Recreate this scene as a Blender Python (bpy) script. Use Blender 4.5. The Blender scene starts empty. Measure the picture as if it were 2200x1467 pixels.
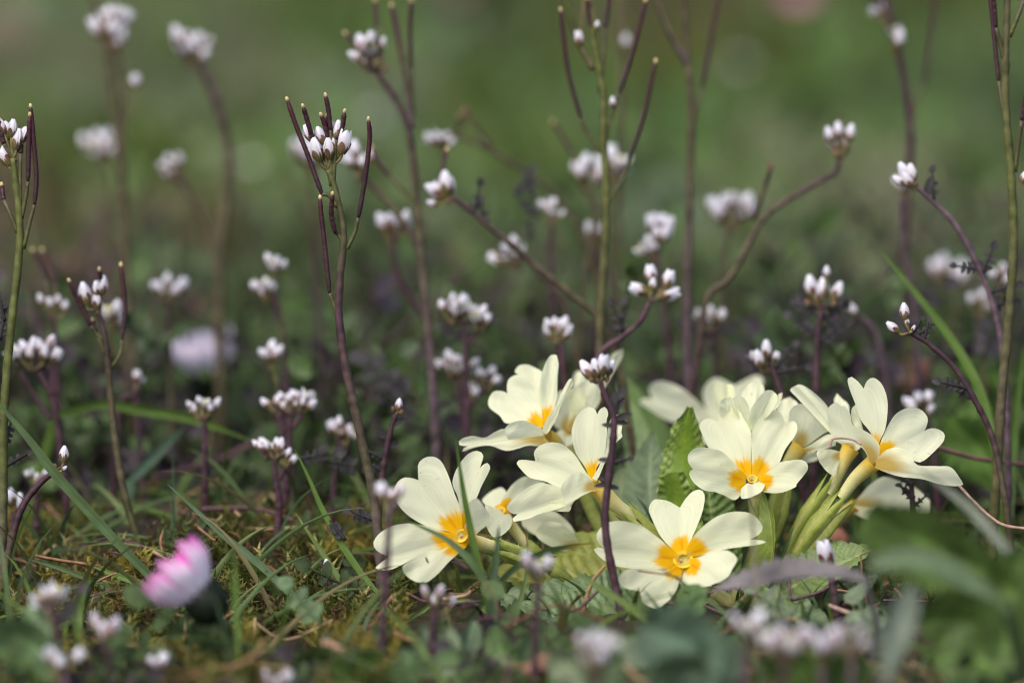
import bpy, math, random
import numpy as np
from mathutils import Vector, Matrix, noise

random.seed(7); RNG = np.random.default_rng(7)
scene = bpy.context.scene
COL = scene.collection

# ------------------------------------------------------------------ camera
LENS, SENSOR = 150.0, 36.0
PITCH = math.radians(10.0)
CAM_H = 0.190
FOCUS = 0.80
cam_d = bpy.data.cameras.new('camera')
cam = bpy.data.objects.new('camera', cam_d); COL.objects.link(cam)
cam.location = (0, 0, CAM_H)
cam.rotation_euler = (math.pi/2 - PITCH, 0, 0)
cam_d.lens = LENS; cam_d.sensor_width = SENSOR
cam_d.clip_start = 0.02; cam_d.clip_end = 500
cam_d.dof.use_dof = True
cam_d.dof.focus_distance = FOCUS-0.004
cam_d.dof.aperture_fstop = 6.3
cam_d.dof.aperture_blades = 0
scene.camera = cam

# ------------------------------------------------------------------ light
SUN_EL, SUN_AZ = math.radians(58), math.radians(215)
world = bpy.data.worlds.new('World'); scene.world = world
world.use_nodes = True
nt = world.node_tree; nt.nodes.clear()
sky = nt.nodes.new('ShaderNodeTexSky'); sky.sky_type = 'NISHITA'
sky.sun_disc = False; sky.sun_elevation = SUN_EL; sky.sun_rotation = SUN_AZ
sky.air_density = 0.8; sky.dust_density = 6.0; sky.ozone_density = 1.8
bg = nt.nodes.new('ShaderNodeBackground'); bg.inputs['Strength'].default_value = 0.15
wo = nt.nodes.new('ShaderNodeOutputWorld')
nt.links.new(sky.outputs[0], bg.inputs[0]); nt.links.new(bg.outputs[0], wo.inputs[0])
sun_d = bpy.data.lights.new('sun', 'SUN'); sun_d.energy = 0.85; sun_d.angle = math.radians(50)
sun_d.color = (1.0, 0.99, 0.975)
sun = bpy.data.objects.new('sun', sun_d); COL.objects.link(sun)
sdir = Vector((math.sin(SUN_AZ)*math.cos(SUN_EL), math.cos(SUN_AZ)*math.cos(SUN_EL), math.sin(SUN_EL)))
sun.rotation_euler = sdir.to_track_quat('Z', 'Y').to_euler()
sun.location = sdir*3

scene.view_settings.view_transform = 'Standard'
scene.view_settings.look = 'None'
scene.view_settings.exposure = 0.83
scene.view_settings.gamma = 1.0
scene.view_settings.use_curve_mapping = False
scene.render.engine = 'CYCLES'
scene.cycles.use_denoising = True
scene.cycles.filter_width = 1.1
scene.cycles.max_bounces = 7
scene.cycles.diffuse_bounces = 3
scene.cycles.transmission_bounces = 4
scene.cycles.transparent_max_bounces = 6
scene.cycles.glossy_bounces = 2
scene.cycles.caustics_reflective = False
scene.cycles.caustics_refractive = False

# ------------------------------------------------------------------ geometry helpers
KPX = SENSOR/LENS/2200.0
RV = np.array([1.0, 0, 0])
FV = np.array([0, math.cos(PITCH), -math.sin(PITCH)])
UV_ = np.array([0, math.sin(PITCH), math.cos(PITCH)])
C0 = np.array([0, 0, CAM_H])
CM = 0.01

def P(px, py, D=0.0):
    """world point seen at photo pixel (px,py) when it stands D centimetres behind the focus distance"""
    d = FOCUS + D*CM
    return C0 + d*(FV + RV*((px-1100)*KPX) - UV_*((py-733.5)*KPX))
def pxlen(n, D=0.0):
    return n*KPX*(FOCUS+D*CM)
def dirv(ang, tilt=0.0):
    """direction leaning ang degrees to the right of up, tilt = lean away from the camera"""
    a = math.radians(ang)
    v = RV*math.sin(a) + UV_*math.cos(a) + FV*tilt
    return v/np.linalg.norm(v)
def ground_z(x, y):
    n = noise.noise(Vector((x*14, y*14, 3.1)))*0.006 + noise.noise(Vector((x*45, y*45, 9.7)))*0.0025
    n += 0.009*math.exp(-((x+0.055)**2/0.0012 + (y-0.80)**2/0.0012))
    far = max(0.0, y-1.5)
    n += noise.noise(Vector((x*1.2, y*1.2, 1.0)))*0.03*min(1, far)
    return n
def norm(v):
    l = np.linalg.norm(v)
    return v/l if l > 1e-12 else v
def spline(pts, n):
    """Catmull-Rom through pts, n samples"""
    p = np.asarray(pts, float)
    if len(p) == 2:
        t = np.linspace(0, 1, n)[:, None]
        return p[0]*(1-t)+p[1]*t
    q = np.vstack([2*p[0]-p[1], p, 2*p[-1]-p[-2]])
    seg = np.linalg.norm(np.diff(p, axis=0), axis=1); cum = np.concatenate([[0], np.cumsum(seg)])
    out = []
    for s in np.linspace(0, cum[-1], n):
        i = min(max(int(np.searchsorted(cum, s, side='right')-1), 0), len(p)-2)
        t = (s-cum[i])/max(seg[i], 1e-12)
        a, b, c, d = q[i], q[i+1], q[i+2], q[i+3]
        out.append(0.5*((2*b)+(-a+c)*t+(2*a-5*b+4*c-d)*t*t+(-a+3*b-3*c+d)*t**3))
    return np.array(out)
def frames(pts, hint=None):
    T = np.gradient(pts, axis=0); T = np.array([norm(t) for t in T])
    h = np.array(hint if hint is not None else [0.3, -1, 0.2], float)
    n = norm(h - T[0]*np.dot(h, T[0])); N = [n]
    for i in range(1, len(pts)):
        n = N[-1] - T[i]*np.dot(N[-1], T[i]); N.append(norm(n))
    N = np.array(N); B = np.cross(T, N)
    return T, N, B

class MB:
    def __init__(self): self.v = []; self.f = []; self.c = []; self.n = 0; self.pv = None
    def add(self, verts, faces, cols):
        verts = np.asarray(verts, float); k = len(verts)
        cols = np.asarray(cols, float)
        if cols.ndim == 1: cols = np.tile(cols, (k, 1))
        self.v.append(verts); self.c.append(cols)
        o = self.n
        self.f.extend([tuple(i+o for i in f) for f in faces]); self.n += k
    def grid(self, G, C):
        """G: (r,c,3) points, C: (r,c,3) colours"""
        r, c = G.shape[:2]
        fs = [(i*c+j, i*c+j+1, (i+1)*c+j+1, (i+1)*c+j) for i in range(r-1) for j in range(c-1)]
        C = np.broadcast_to(np.asarray(C, float), G.shape)
        self.add(G.reshape(-1, 3), fs, C.reshape(-1, 3))
    def tube(self, pts, rad, col, seg=8, n=None, cap=True, rib=0.0):
        if n: 
            t = np.linspace(0, 1, n)
            if np.ndim(rad): rad = np.interp(t, np.linspace(0, 1, len(rad)), rad)
            col = np.asarray(col, float)
            if col.ndim == 2: col = np.array([np.interp(t, np.linspace(0, 1, len(col)), col[:, k]) for k in range(3)]).T
            pts = spline(pts, n)
        pts = np.asarray(pts, float); m = len(pts)
        rad = np.broadcast_to(np.asarray(rad, float), (m,))
        col = np.broadcast_to(np.asarray(col, float), (m, 3))
        T, N, B = frames(pts)
        a = np.arange(seg)*2*math.pi/seg
        V = pts[:, None, :] + rad[:, None, None]*((np.cos(a)*(1+rib*np.cos(5*a)))[None, :, None]*N[:, None, :] + (np.sin(a)*(1+rib*np.cos(5*a)))[None, :, None]*B[:, None, :])
        fs = [(i*seg+j, i*seg+(j+1) % seg, (i+1)*seg+(j+1) % seg, (i+1)*seg+j) for i in range(m-1) for j in range(seg)]
        if cap:
            fs.append(tuple(range(seg-1, -1, -1))); fs.append(tuple((m-1)*seg+j for j in range(seg)))
        self.add(V.reshape(-1, 3), fs, np.repeat(col, seg, axis=0))
    def mesh(self, name, mat, offset=(0, 0, 0), smooth=True):
        v = np.vstack(self.v) - np.asarray(offset, float)
        me = bpy.data.meshes.new(name)
        me.from_pydata(v.tolist(), [], self.f)
        at = me.color_attributes.new('Col', 'FLOAT_COLOR', 'POINT')
        c = np.ones((len(v), 4), np.float32); c[:, :3] = np.vstack(self.c)
        at.data.foreach_set('color', c.ravel())
        if smooth: me.polygons.foreach_set('use_smooth', np.ones(len(me.polygons), bool))
        if self.pv is not None:
            pa = me.attributes.new('Petal', 'FLOAT_VECTOR', 'POINT'); pa.data.foreach_set('vector', np.asarray(self.pv, np.float32).ravel())
        me.materials.append(mat); me.update()
        return me

def tag(o, label=None, cat=None, group=None, kind=None):
    if label: o['label'] = label
    if cat: o['category'] = cat
    if group: o['group'] = group
    if kind: o['kind'] = kind
    return o
def root(name, loc):
    o = bpy.data.objects.new(name, None); COL.objects.link(o); o.location = Vector(loc)
    o.empty_display_size = 0.005
    return o
def obj(name, mesh, parent=None, loc=None):
    o = bpy.data.objects.new(name, mesh); COL.objects.link(o)
    if parent: o.parent = parent
    if loc is not None: o.location = Vector(loc)
    return o
def part(name, mb, mat, base, parent):
    return obj(name, mb.mesh(name, mat, base), parent)
def single(name, mb, mat, base):
    return obj(name, mb.mesh(name, mat, base), None, base)

# ------------------------------------------------------------------ materials
def mat_plant(name, petal=False, rough=0.5, transl=0.25, spec=0.35, var=0.18, scale=900.0, bump=0.0, bscale=2500.0, vein=None, sat=1.0, sheen=0.0):
    m = bpy.data.materials.new(name); m.use_nodes = True
    t = m.node_tree; t.nodes.clear(); L = t.links.new; N = t.nodes.new
    att = N('ShaderNodeAttribute'); att.attribute_name = 'Col'
    tc = N('ShaderNodeTexCoord')
    nz = N('ShaderNodeTexNoise'); nz.inputs['Scale'].default_value = scale; nz.inputs['Detail'].default_value = 3
    if petal:
        pa = N('ShaderNodeAttribute'); pa.attribute_name = 'Petal'; L(pa.outputs['Vector'], nz.inputs['Vector'])
    else: L(tc.outputs['Object'], nz.inputs['Vector'])
    mr = N('ShaderNodeMapRange'); mr.inputs['From Min'].default_value = 0.3; mr.inputs['From Max'].default_value = 0.7
    mr.inputs['To Min'].default_value = 1-var; mr.inputs['To Max'].default_value = 1+var
    L(nz.outputs[0], mr.inputs[0])
    mul = N('ShaderNodeVectorMath'); mul.operation = 'SCALE'
    L(att.outputs['Color'], mul.inputs[0]); L(mr.outputs[0], mul.inputs['Scale'])
    bs = N('ShaderNodeBsdfPrincipled')
    if petal:      # scattered specks and small bruises on the petals
        sp = N('ShaderNodeTexNoise'); sp.inputs['Scale'].default_value = 1500; sp.inputs['Detail'].default_value = 2
        ms = N('ShaderNodeTexNoise'); ms.inputs['Scale'].default_value = 130
        L(tc.outputs['Object'], sp.inputs['Vector']); L(tc.outputs['Object'], ms.inputs['Vector'])
        m1 = N('ShaderNodeMapRange'); m1.inputs['From Min'].default_value = .66; m1.inputs['From Max'].default_value = .74; L(sp.outputs[0], m1.inputs[0])
        m2 = N('ShaderNodeMapRange'); m2.inputs['From Min'].default_value = .54; m2.inputs['From Max'].default_value = .66; L(ms.outputs[0], m2.inputs[0])
        mm = N('ShaderNodeMath'); mm.operation = 'MULTIPLY'; L(m1.outputs[0], mm.inputs[0]); L(m2.outputs[0], mm.inputs[1])
        mk = N('ShaderNodeMath'); mk.operation = 'MULTIPLY'; mk.inputs[1].default_value = .45; L(mm.outputs[0], mk.inputs[0])
        mc = N('ShaderNodeMix'); mc.data_type = 'RGBA'; mc.inputs['B'].default_value = (.30, .28, .20, 1)
        L(mk.outputs[0], mc.inputs['Factor']); L(mul.outputs[0], mc.inputs['A'])
        class _O: outputs = [mc.outputs['Result']]
        mul = _O
    L(mul.outputs[0], bs.inputs['Base Color'])
    bs.inputs['Roughness'].default_value = rough
    bs.inputs['Specular IOR Level'].default_value = spec
    if sheen: bs.inputs['Sheen Weight'].default_value = sheen
    out = N('ShaderNodeOutputMaterial')
    if bump:
        b2 = N('ShaderNodeTexNoise'); b2.inputs['Scale'].default_value = bscale; b2.inputs['Detail'].default_value = 2
        L((pa.outputs['Vector'] if petal else tc.outputs['Object']), b2.inputs['Vector'])
        bp = N('ShaderNodeBump'); bp.inputs['Strength'].default_value = bump; bp.inputs['Distance'].default_value = 0.0002
        L(b2.outputs[0], bp.inputs['Height']); L(bp.outputs[0], bs.inputs['Normal'])
    if transl > 0:
        tr = N('ShaderNodeBsdfTranslucent'); L(mul.outputs[0], tr.inputs['Color'])
        mx = N('ShaderNodeMixShader'); mx.inputs[0].default_value = transl
        L(bs.outputs[0], mx.inputs[1]); L(tr.outputs[0], mx.inputs[2]); L(mx.outputs[0], out.inputs[0])
    else:
        L(bs.outputs[0], out.inputs[0])
    return m
M_PETAL = mat_plant('primrose_petal', petal=True, rough=0.7, transl=0.48, spec=0.05, var=0.045, scale=1.0, bump=0.35, bscale=1.6, sheen=0.15)
M_TUBE = mat_plant('primrose_tube', rough=0.55, transl=0.25, spec=0.2, var=0.08, scale=600)
M_CALYX = mat_plant('primrose_calyx', rough=0.6, transl=0.25, spec=0.2, var=0.15, scale=900, bump=0.3)
M_PLEAF = mat_plant('primrose_leaf', rough=0.5, transl=0.22, spec=0.4, var=0.2, scale=500, bump=0.5, bscale=1500)
M_STEM = mat_plant('cress_stem', rough=0.55, transl=0.0, spec=0.2, var=0.38, scale=500, bump=0.3)
M_POD = mat_plant('cress_pod', rough=0.5, transl=0.0, spec=0.25, var=0.3, scale=700, bump=0.5, bscale=1200)
M_WHITE = mat_plant('cress_petal', rough=0.5, transl=0.3, spec=0.25, var=0.05, scale=900)
M_SEPAL = mat_plant('cress_sepal', rough=0.6, transl=0.1, spec=0.15, var=0.2, scale=1500)
M_CLEAF = mat_plant('cress_leaf', rough=0.65, transl=0.15, spec=0.12, var=0.25, scale=900, bump=0.3)
M_THICK = mat_plant('thicket_leaf', rough=0.5, transl=0.15, spec=0.22, var=0.25, scale=900)
M_GRASS = mat_plant('grass_blade', rough=0.5, transl=0.28, spec=0.22, var=0.15, scale=300, bump=0.2)
M_LEAF = mat_plant('meadow_leaf', rough=0.5, transl=0.25, spec=0.3, var=0.38, scale=160, bump=0.4, bscale=700)
M_MOSS = mat_plant('moss', rough=0.7, transl=0.25, spec=0.15, var=0.25, scale=300)
M_LITTER = mat_plant('dry_litter', rough=0.85, transl=0.05, spec=0.1, var=0.35, scale=600, bump=0.5)
M_DAISY = mat_plant('daisy_ray', rough=0.55, transl=0.3, spec=0.2, var=0.05, scale=600)
M_BUG = mat_plant('insect', rough=0.3, transl=0.0, spec=0.5, var=0.1)

def mat_ground():
    m = bpy.data.materials.new('ground'); m.use_nodes = True
    t = m.node_tree; t.nodes.clear(); L = t.links.new; N = t.nodes.new
    tc = N('ShaderNodeTexCoord')
    def nz(s, d=5):
        n = N('ShaderNodeTexNoise'); n.inputs['Scale'].default_value = s; n.inputs['Detail'].default_value = d
        L(tc.outputs['Object'], n.inputs['Vector']); return n
    a, b, c = nz(5), nz(60), nz(400)
    r1 = N('ShaderNodeValToRGB'); r1.color_ramp.elements[0].color = (0.018, 0.013, 0.011, 1); r1.color_ramp.elements[1].color = (0.045, 0.042, 0.018, 1)
    r1.color_ramp.elements[0].position = 0.38; r1.color_ramp.elements[1].position = 0.62
    L(b.outputs[0], r1.inputs[0])
    r2 = N('ShaderNodeValToRGB'); r2.color_ramp.elements[0].color = (0.026, 0.044, 0.012, 1); r2.color_ramp.elements[1].color = (0.06, 0.09, 0.03, 1)
    r2.color_ramp.elements[0].position = 0.4; r2.color_ramp.elements[1].position = 0.62
    L(a.outputs[0], r2.inputs[0])
    sx = N('ShaderNodeSeparateXYZ'); L(tc.outputs['Object'], sx.inputs[0])
    mr = N('ShaderNodeMapRange'); mr.inputs['From Min'].default_value = 0.93; mr.inputs['From Max'].default_value = 1.08
    L(sx.outputs['Y'], mr.inputs[0])
    mx = N('ShaderNodeMix'); mx.data_type = 'RGBA'
    L(mr.outputs[0], mx.inputs['Factor']); L(r1.outputs[0], mx.inputs['A']); L(r2.outputs[0], mx.inputs['B'])
    bs = N('ShaderNodeBsdfPrincipled'); bs.inputs['Roughness'].default_value = 0.9; bs.inputs['Specular IOR Level'].default_value = 0.15
    L(mx.outputs['Result'], bs.inputs['Base Color'])
    bp = N('ShaderNodeBump'); bp.inputs['Distance'].default_value = 0.002; bp.inputs['Strength'].default_value = 0.8
    L(c.outputs[0], bp.inputs['Height']); L(bp.outputs[0], bs.inputs['Normal'])
    o = N('ShaderNodeOutputMaterial'); L(bs.outputs[0], o.inputs[0])
    return m

# ------------------------------------------------------------------ ground
def geo(a, b, fine0, fine1, step, grow):
    xs = list(np.arange(fine0, fine1, step)); s = step
    while xs[-1] < b: s *= grow; xs.append(xs[-1]+s)
    s = step
    while xs[0] > a: s *= grow; xs.insert(0, xs[0]-s)
    return xs
gx = geo(-60, 60, -0.3, 0.3, 0.005, 1.12); gy = geo(-20, 150, 0.6, 1.3, 0.005, 1.10)
G = np.array([[(x, y, ground_z(x, y) if abs(x) < 6 and 0.2 < y < 8 else 0.0) for x in gx] for y in gy])
mb = MB(); mb.grid(G, (0.05, 0.05, 0.03))
gnd = obj('ground', mb.mesh('ground', mat_ground())); tag(gnd, kind='structure')

# ------------------------------------------------------------------ primrose
CREAM = np.array([0.82, 0.848, 0.605]); CREAM_IN = np.array([0.80, 0.80, 0.46])
YEL = np.array([0.90, 0.50, 0.004]); ORA = np.array([0.80, 0.27, 0.002]); OCH = np.array([0.55, 0.36, 0.03])
CALYX = np.array([0.27, 0.33, 0.06]); CALYX_P = np.array([0.50, 0.50, 0.20])

class Flower:
    def __init__(self, plant, base, D, center):
        self.pl, self.base, self.D, self.c = plant, base, D, center

def petal_mesh(D, bp, notch, left, right, sign=0.0, dD=0.0, cup=0.10, L=1.5, eye='front', seed=0, cross=0.0, cream=None, curl=0.0, basew=8.0):
    """obcordate petal: outline base > left edge > notch < right edge; the surface leans away (sign +) or towards (sign -) the camera"""
    rr = np.random.default_rng(seed)
    R = 26; W = 11
    def off(e):
        a_ = np.array(notch, float)-np.array(bp, float); a_ /= np.linalg.norm(a_)
        m_ = np.mean(np.array(list(e), float), axis=0)-np.array(bp, float); m_ -= a_*np.dot(m_, a_)
        l_ = np.linalg.norm(m_); return tuple(np.array(bp, float)+m_/max(l_, 1e-6)*min(basew, .5*l_)-a_*2)
    le = spline([off(left)]+list(left)+[notch], R); re = spline([off(right)]+list(right)+[notch], R)
    mid = spline([bp, ((bp[0]+notch[0])/2, (bp[1]+notch[1])/2), notch], R)
    b = np.array(bp, float)
    allp = np.vstack([le, re]); far = max(np.linalg.norm(allp-b, axis=1))
    lpx = far*KPX*FOCUS*100
    dt = sign*math.sqrt(max(L*L-lpx*lpx, 0.02)) if abs(sign) > 0 else 0.0
    ax = norm(np.array(notch, float)-b); sd = np.array([-ax[1], ax[0]])
    ph = rr.uniform(0, 6.28, 4)
    mb = MB()
    G = np.zeros((R, 2*W-1, 3)); Cc = np.zeros((R, 2*W-1, 3)); PV = np.zeros((R, 2*W-1, 3))
    wl = np.max(np.abs((allp-b) @ sd))+1e-6
    cr = cream if cream is not None else CREAM
    for i in range(R):
        s = i/(R-1)
        for j in range(2*W-1):
            w = (j-(W-1))/(W-1)
            e = le if w < 0 else re
            p = mid[i]*(1-abs(w)) + e[i]*abs(w)
            along = np.dot(p-b, ax)/far; acr = np.dot(p-b, sd)/wl
            dep = D + dD + dt*(along*(1-0.25*along)*1.2) + cross*acr
            dep += -cup*0.6*acr*acr*min(1, along*2) + cup*0.25*math.exp(-(acr/0.12)**2)*along*(1-along)*2 + curl*max(0, along-0.6)**2*6
            dep += 0.035*math.sin(along*7+ph[0])*acr + 0.03*math.sin(acr*6+ph[1])*along + 0.012*math.sin(along*17+acr*9+ph[2])*abs(acr)
            G[i, j] = P(p[0], p[1], dep)
            r = np.linalg.norm(p-b)/far
            PV[i, j] = (w*11, r*1.6, seed*3.7)
            c = cr.copy()
            if eye == 'front':
                edge = 0.31 - 0.10*abs(abs(w)-0.30) + 0.02*math.sin(ph[3]+w*5)
                edge += 0.018*math.sin(w*23+ph[2])+0.012*math.sin(w*41+ph[1]); k = np.clip((edge-r)/0.06, 0, 1)
                c = c*(1-k)+YEL*k
                st = math.exp(-(w/0.10)**2)*np.clip((0.27-r)/0.08, 0, 1)*np.clip((r-0.02)/0.06, 0, 1)
                c = c*(1-0.8*st)+ORA*0.8*st
                k2 = np.clip((0.05-r)/0.03, 0, 1); c = c*(1-k2)+np.array([0.6, 0.5, 0.12])*k2
                halo = np.clip((0.5-r)/0.3, 0, 1)*(1-k)*0.35; c = c*(1-halo)+CREAM_IN*halo
            elif eye == 'back':
                edge = 0.34+0.10*math.cos(w*3)
                k = np.clip((edge-r)/0.22, 0, 1)*0.85
                c = c*(1-k)+OCH*k
            vein = 0.03*abs(math.sin(w*14+ph[0]))*(1-abs(w)*0.3)
            Cc[i, j] = c*(1-vein*0.6)
    mb.grid(G, Cc); mb.pv = PV.reshape(-1, 3)
    return mb

def calyx_mb(pts, rad, teeth=True, seg=40, rows=26, cola=CALYX, colb=CALYX_P, hair=140, hl=0.0011):
    """five-ribbed pleated calyx ending in five pointed teeth"""
    mb = MB()
    path = spline(pts, 60); T, N, B = frames(path)
    rp = np.interp(np.linspace(0, 1, 60), np.linspace(0, 1, len(rad)), rad)
    G = np.zeros((rows, seg+1, 3)); Cc = np.zeros((rows, seg+1, 3)); nor = np.zeros((rows, seg+1, 3))
    for j in range(seg+1):
        a = 2*math.pi*(j % seg)/seg
        tri = 1-2*abs(((5*a/(2*math.pi)) % 1)-0.5)      # 1 at rib, 0 in valley
        tri = 1-tri if False else tri
        tend = (0.70+0.30*tri**0.8) if teeth else 1.0
        for i in range(rows):
            t = i/(rows-1)*tend; k = min(t*59, 58.999); q = int(k); fr = k-q
            c = path[q]*(1-fr)+path[q+1]*fr; r = rp[q]*(1-fr)+rp[q+1]*fr
            rr = r*(1+0.42*(tri-0.5)*min(1, t*4))
            d = N[q]*math.cos(a)+B[q]*math.sin(a)
            G[i, j] = c+d*rr; nor[i, j] = d
            kk = (1-tri)**1.5*0.75
            Cc[i, j] = cola*(1-kk)+colb*kk
    mb.grid(G, Cc)
    for _ in range(hair):
        i = RNG.integers(0, rows-1); j = RNG.integers(0, seg)
        hairs(mb, G[i, j], nor[i, j], hl)
    return mb
def hairs(mb, p, n, l, col=(0.55, 0.58, 0.38), r=0.00003):
    d = norm(n+RNG.normal(0, 0.35, 3)); s = norm(np.cross(d, [0.3, 0.5, 0.8]))*r
    e = p+d*l*RNG.uniform(0.6, 1.2)
    mb.add([p-s, p+s, e], [(0, 1, 2)], np.array(col))
def hairy_tube(mb, pts, rad, col, n=24, seg=10, hair=160, hl=0.0013):
    mb.tube(pts, rad, col, seg=seg, n=n)
    path = spline(pts, n); T, N, B = frames(path)
    rr = np.interp(np.linspace(0, 1, n), np.linspace(0, 1, np.size(rad)), np.atleast_1d(rad))
    for _ in range(hair):
        i = RNG.integers(0, n); a = RNG.uniform(0, 6.28)
        d = N[i]*math.cos(a)+B[i]*math.sin(a)
        hairs(mb, path[i]+d*rr[i], d, hl)

def leaf_mb(pts, width, side_ang=None, roll=0.0, wr=0.0, nveins=14, fold=0.15, col=(0.1, 0.16, 0.04), vcol=None, rows=60, cols=25, edge=0.0, curl=0.0, prof=None, seed=0, dent=0.0, midw=0.05, under=False, band=0.0):
    """leaf on a midrib through (px,py,D) pixels; width in cm; roll turns the blade about its midrib (0 = faces the camera)"""
    rr = np.random.default_rng(seed)
    mid = spline([P(*p) for p in pts], rows)
    T = np.gradient(mid, axis=0)
    G = np.zeros((rows, cols, 3)); Cc = np.zeros((rows, cols, 3))
    col = np.array(col, float); vcol = np.array(vcol if vcol is not None else col*1.7)
    rollr = math.radians(roll); ph = rr.uniform(0, 6.28, 4)
    for i in range(rows):
        t = i/(rows-1)
        tt = norm(T[i]); toward = -FV
        s = norm(np.cross(tt, toward)); n = norm(np.cross(s, tt))
        if np.dot(n, toward) < 0: n = -n
        s2 = s*math.cos(rollr)+n*math.sin(rollr); n2 = -s*math.sin(rollr)+n*math.cos(rollr)
        if prof is None: w = width*(math.sin(math.pi*min(1, t**0.85*0.97+0.03))**0.75)
        else: w = width*np.interp(t, np.linspace(0, 1, len(prof)), prof)
        w *= 0.5*CM
        for j in range(cols):
            u = 2*j/(cols-1)-1
            au = abs(u)
            ww = w*(1+dent*math.sin(t*90+ph[0])*max(0, au-0.7)*2)
            vt = t*nveins - au*1.6
            f = (vt % 1.0)
            ridge = math.exp(-((f-0.5)/0.16)**2)
            fine = math.sin(au*34+int(vt)*2.1)*0.35*(1-ridge)
            bm = min(1, max(0, (au-band)/.18)) if band else 1.0
            h = (ridge*-1.0 + 0.35 + fine)*wr*CM*min(1, au*4)*(1-0.35*au)*bm
            h += fold*au*ww*2 - curl*au**3*ww*2 + edge*CM*math.sin(t*40+ph[1]+(2 if u > 0 else 0))*max(0, au-0.55)**1.5*3
            h += 0.03*CM*math.sin(t*9+ph[2]+u*2)
            if under: h = -h
            G[i, j] = mid[i]+s2*u*ww+n2*h
            k = math.exp(-(u/midw)**2)
            c = col*(0.92+0.16*(1-ridge))*(1-k)+vcol*k
            if wr: c = c*(1-0.30*ridge*bm)+vcol*0.30*ridge*bm
            if band: kk_ = bm*(.05+.5*(1-ridge)); c = c*(1-kk_)+np.array([.28,.36,.11])*kk_
            Cc[i, j] = c
    mb = MB(); mb.grid(G, Cc); return mb

PB = P(1560, 1345, 0.6); PB[2] = ground_z(PB[0], PB[1])
prim = root('primrose_plant', PB)
tag(prim, 'pale yellow primrose clump in full bloom with orange flower eyes and crinkled leaves', 'primrose')

def flower(D, center, petals, seed=0, tube=None, calyx=None, stalk=None, throat=None, sepcol=None):
    """petals: list of (base, notch, left, right, options)"""
    base = P(center[0], center[1], D)
    f = None
    mb = MB()
    if throat:
        r = throat; nx = dirv(0, 0)
        n = norm(np.array([0.0, -0.8, 0.55])) if len(throat) < 2 else norm(RV*throat[1][0]+UV_*throat[1][1]-FV*throat[1][2])
        R0 = pxlen(throat[0]); s = norm(np.cross(n, [0.1, 0.3, 1.0])); b2 = np.cross(n, s)
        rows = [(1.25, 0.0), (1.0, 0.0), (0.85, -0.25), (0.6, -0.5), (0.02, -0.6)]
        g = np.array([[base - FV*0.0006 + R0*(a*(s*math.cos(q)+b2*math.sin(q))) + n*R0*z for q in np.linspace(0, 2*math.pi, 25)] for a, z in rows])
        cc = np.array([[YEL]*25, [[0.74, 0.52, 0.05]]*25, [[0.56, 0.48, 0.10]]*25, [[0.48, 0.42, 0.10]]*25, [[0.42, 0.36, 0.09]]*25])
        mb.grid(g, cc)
    if tube:
        pts, rad = tube
        mb.tube([P(*p) for p in pts], [pxlen(r) for r in rad], np.array([OCH*1.1, [0.62, 0.55, 0.20], [0.66, 0.64, 0.30], [0.62, 0.62, 0.31]]), seg=16, n=18, cap=False)
    if not mb.v:
        q = base + FV*0.003
        mb.tube([base+FV*0.0008, q], [0.0012, 0.0010], np.array([[0.5, 0.45, 0.1], [0.5, 0.5, 0.2]]), n=4)
    f = part('flower', mb, M_TUBE, PB, prim)
    for k, pt in enumerate(petals):
        bp, notch, left, right = pt[:4]; o = dict(pt[4]) if len(pt) > 4 else {}
        m = petal_mesh(D, bp, notch, left, right, seed=seed*10+k, **o)
        part('petal', m, M_PETAL, PB, f)
    if throat:
        mb = MB(); q = base - n*R0*0.5 - FV*0.0006 + s*R0*0.3
        mb.tube([q-n*0.0006, q+n*0.0002, q+n*0.0005], [0.00025, 0.00036, 0.00015], (0.62, 0.36, 0.22), n=7)
        part('stigma', mb, M_TUBE, PB, f)
    if calyx:
        pts, rad = calyx
        part('calyx', calyx_mb([P(*p) for p in pts], [pxlen(r) for r in rad]), M_CALYX, PB, f)
    if stalk:
        mb = MB(); hairy_tube(mb, [P(*p) for p in stalk]+[PB+np.array([RNG.uniform(-.004, .004), RNG.uniform(-.004, .004), 0])], [0.0013, 0.0012, 0.0014], np.array([[0.22, 0.27, 0.06], [0.27, 0.27, 0.10]]))
        part('flower_stalk', mb, M_CALYX, PB, f)
    return f

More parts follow.
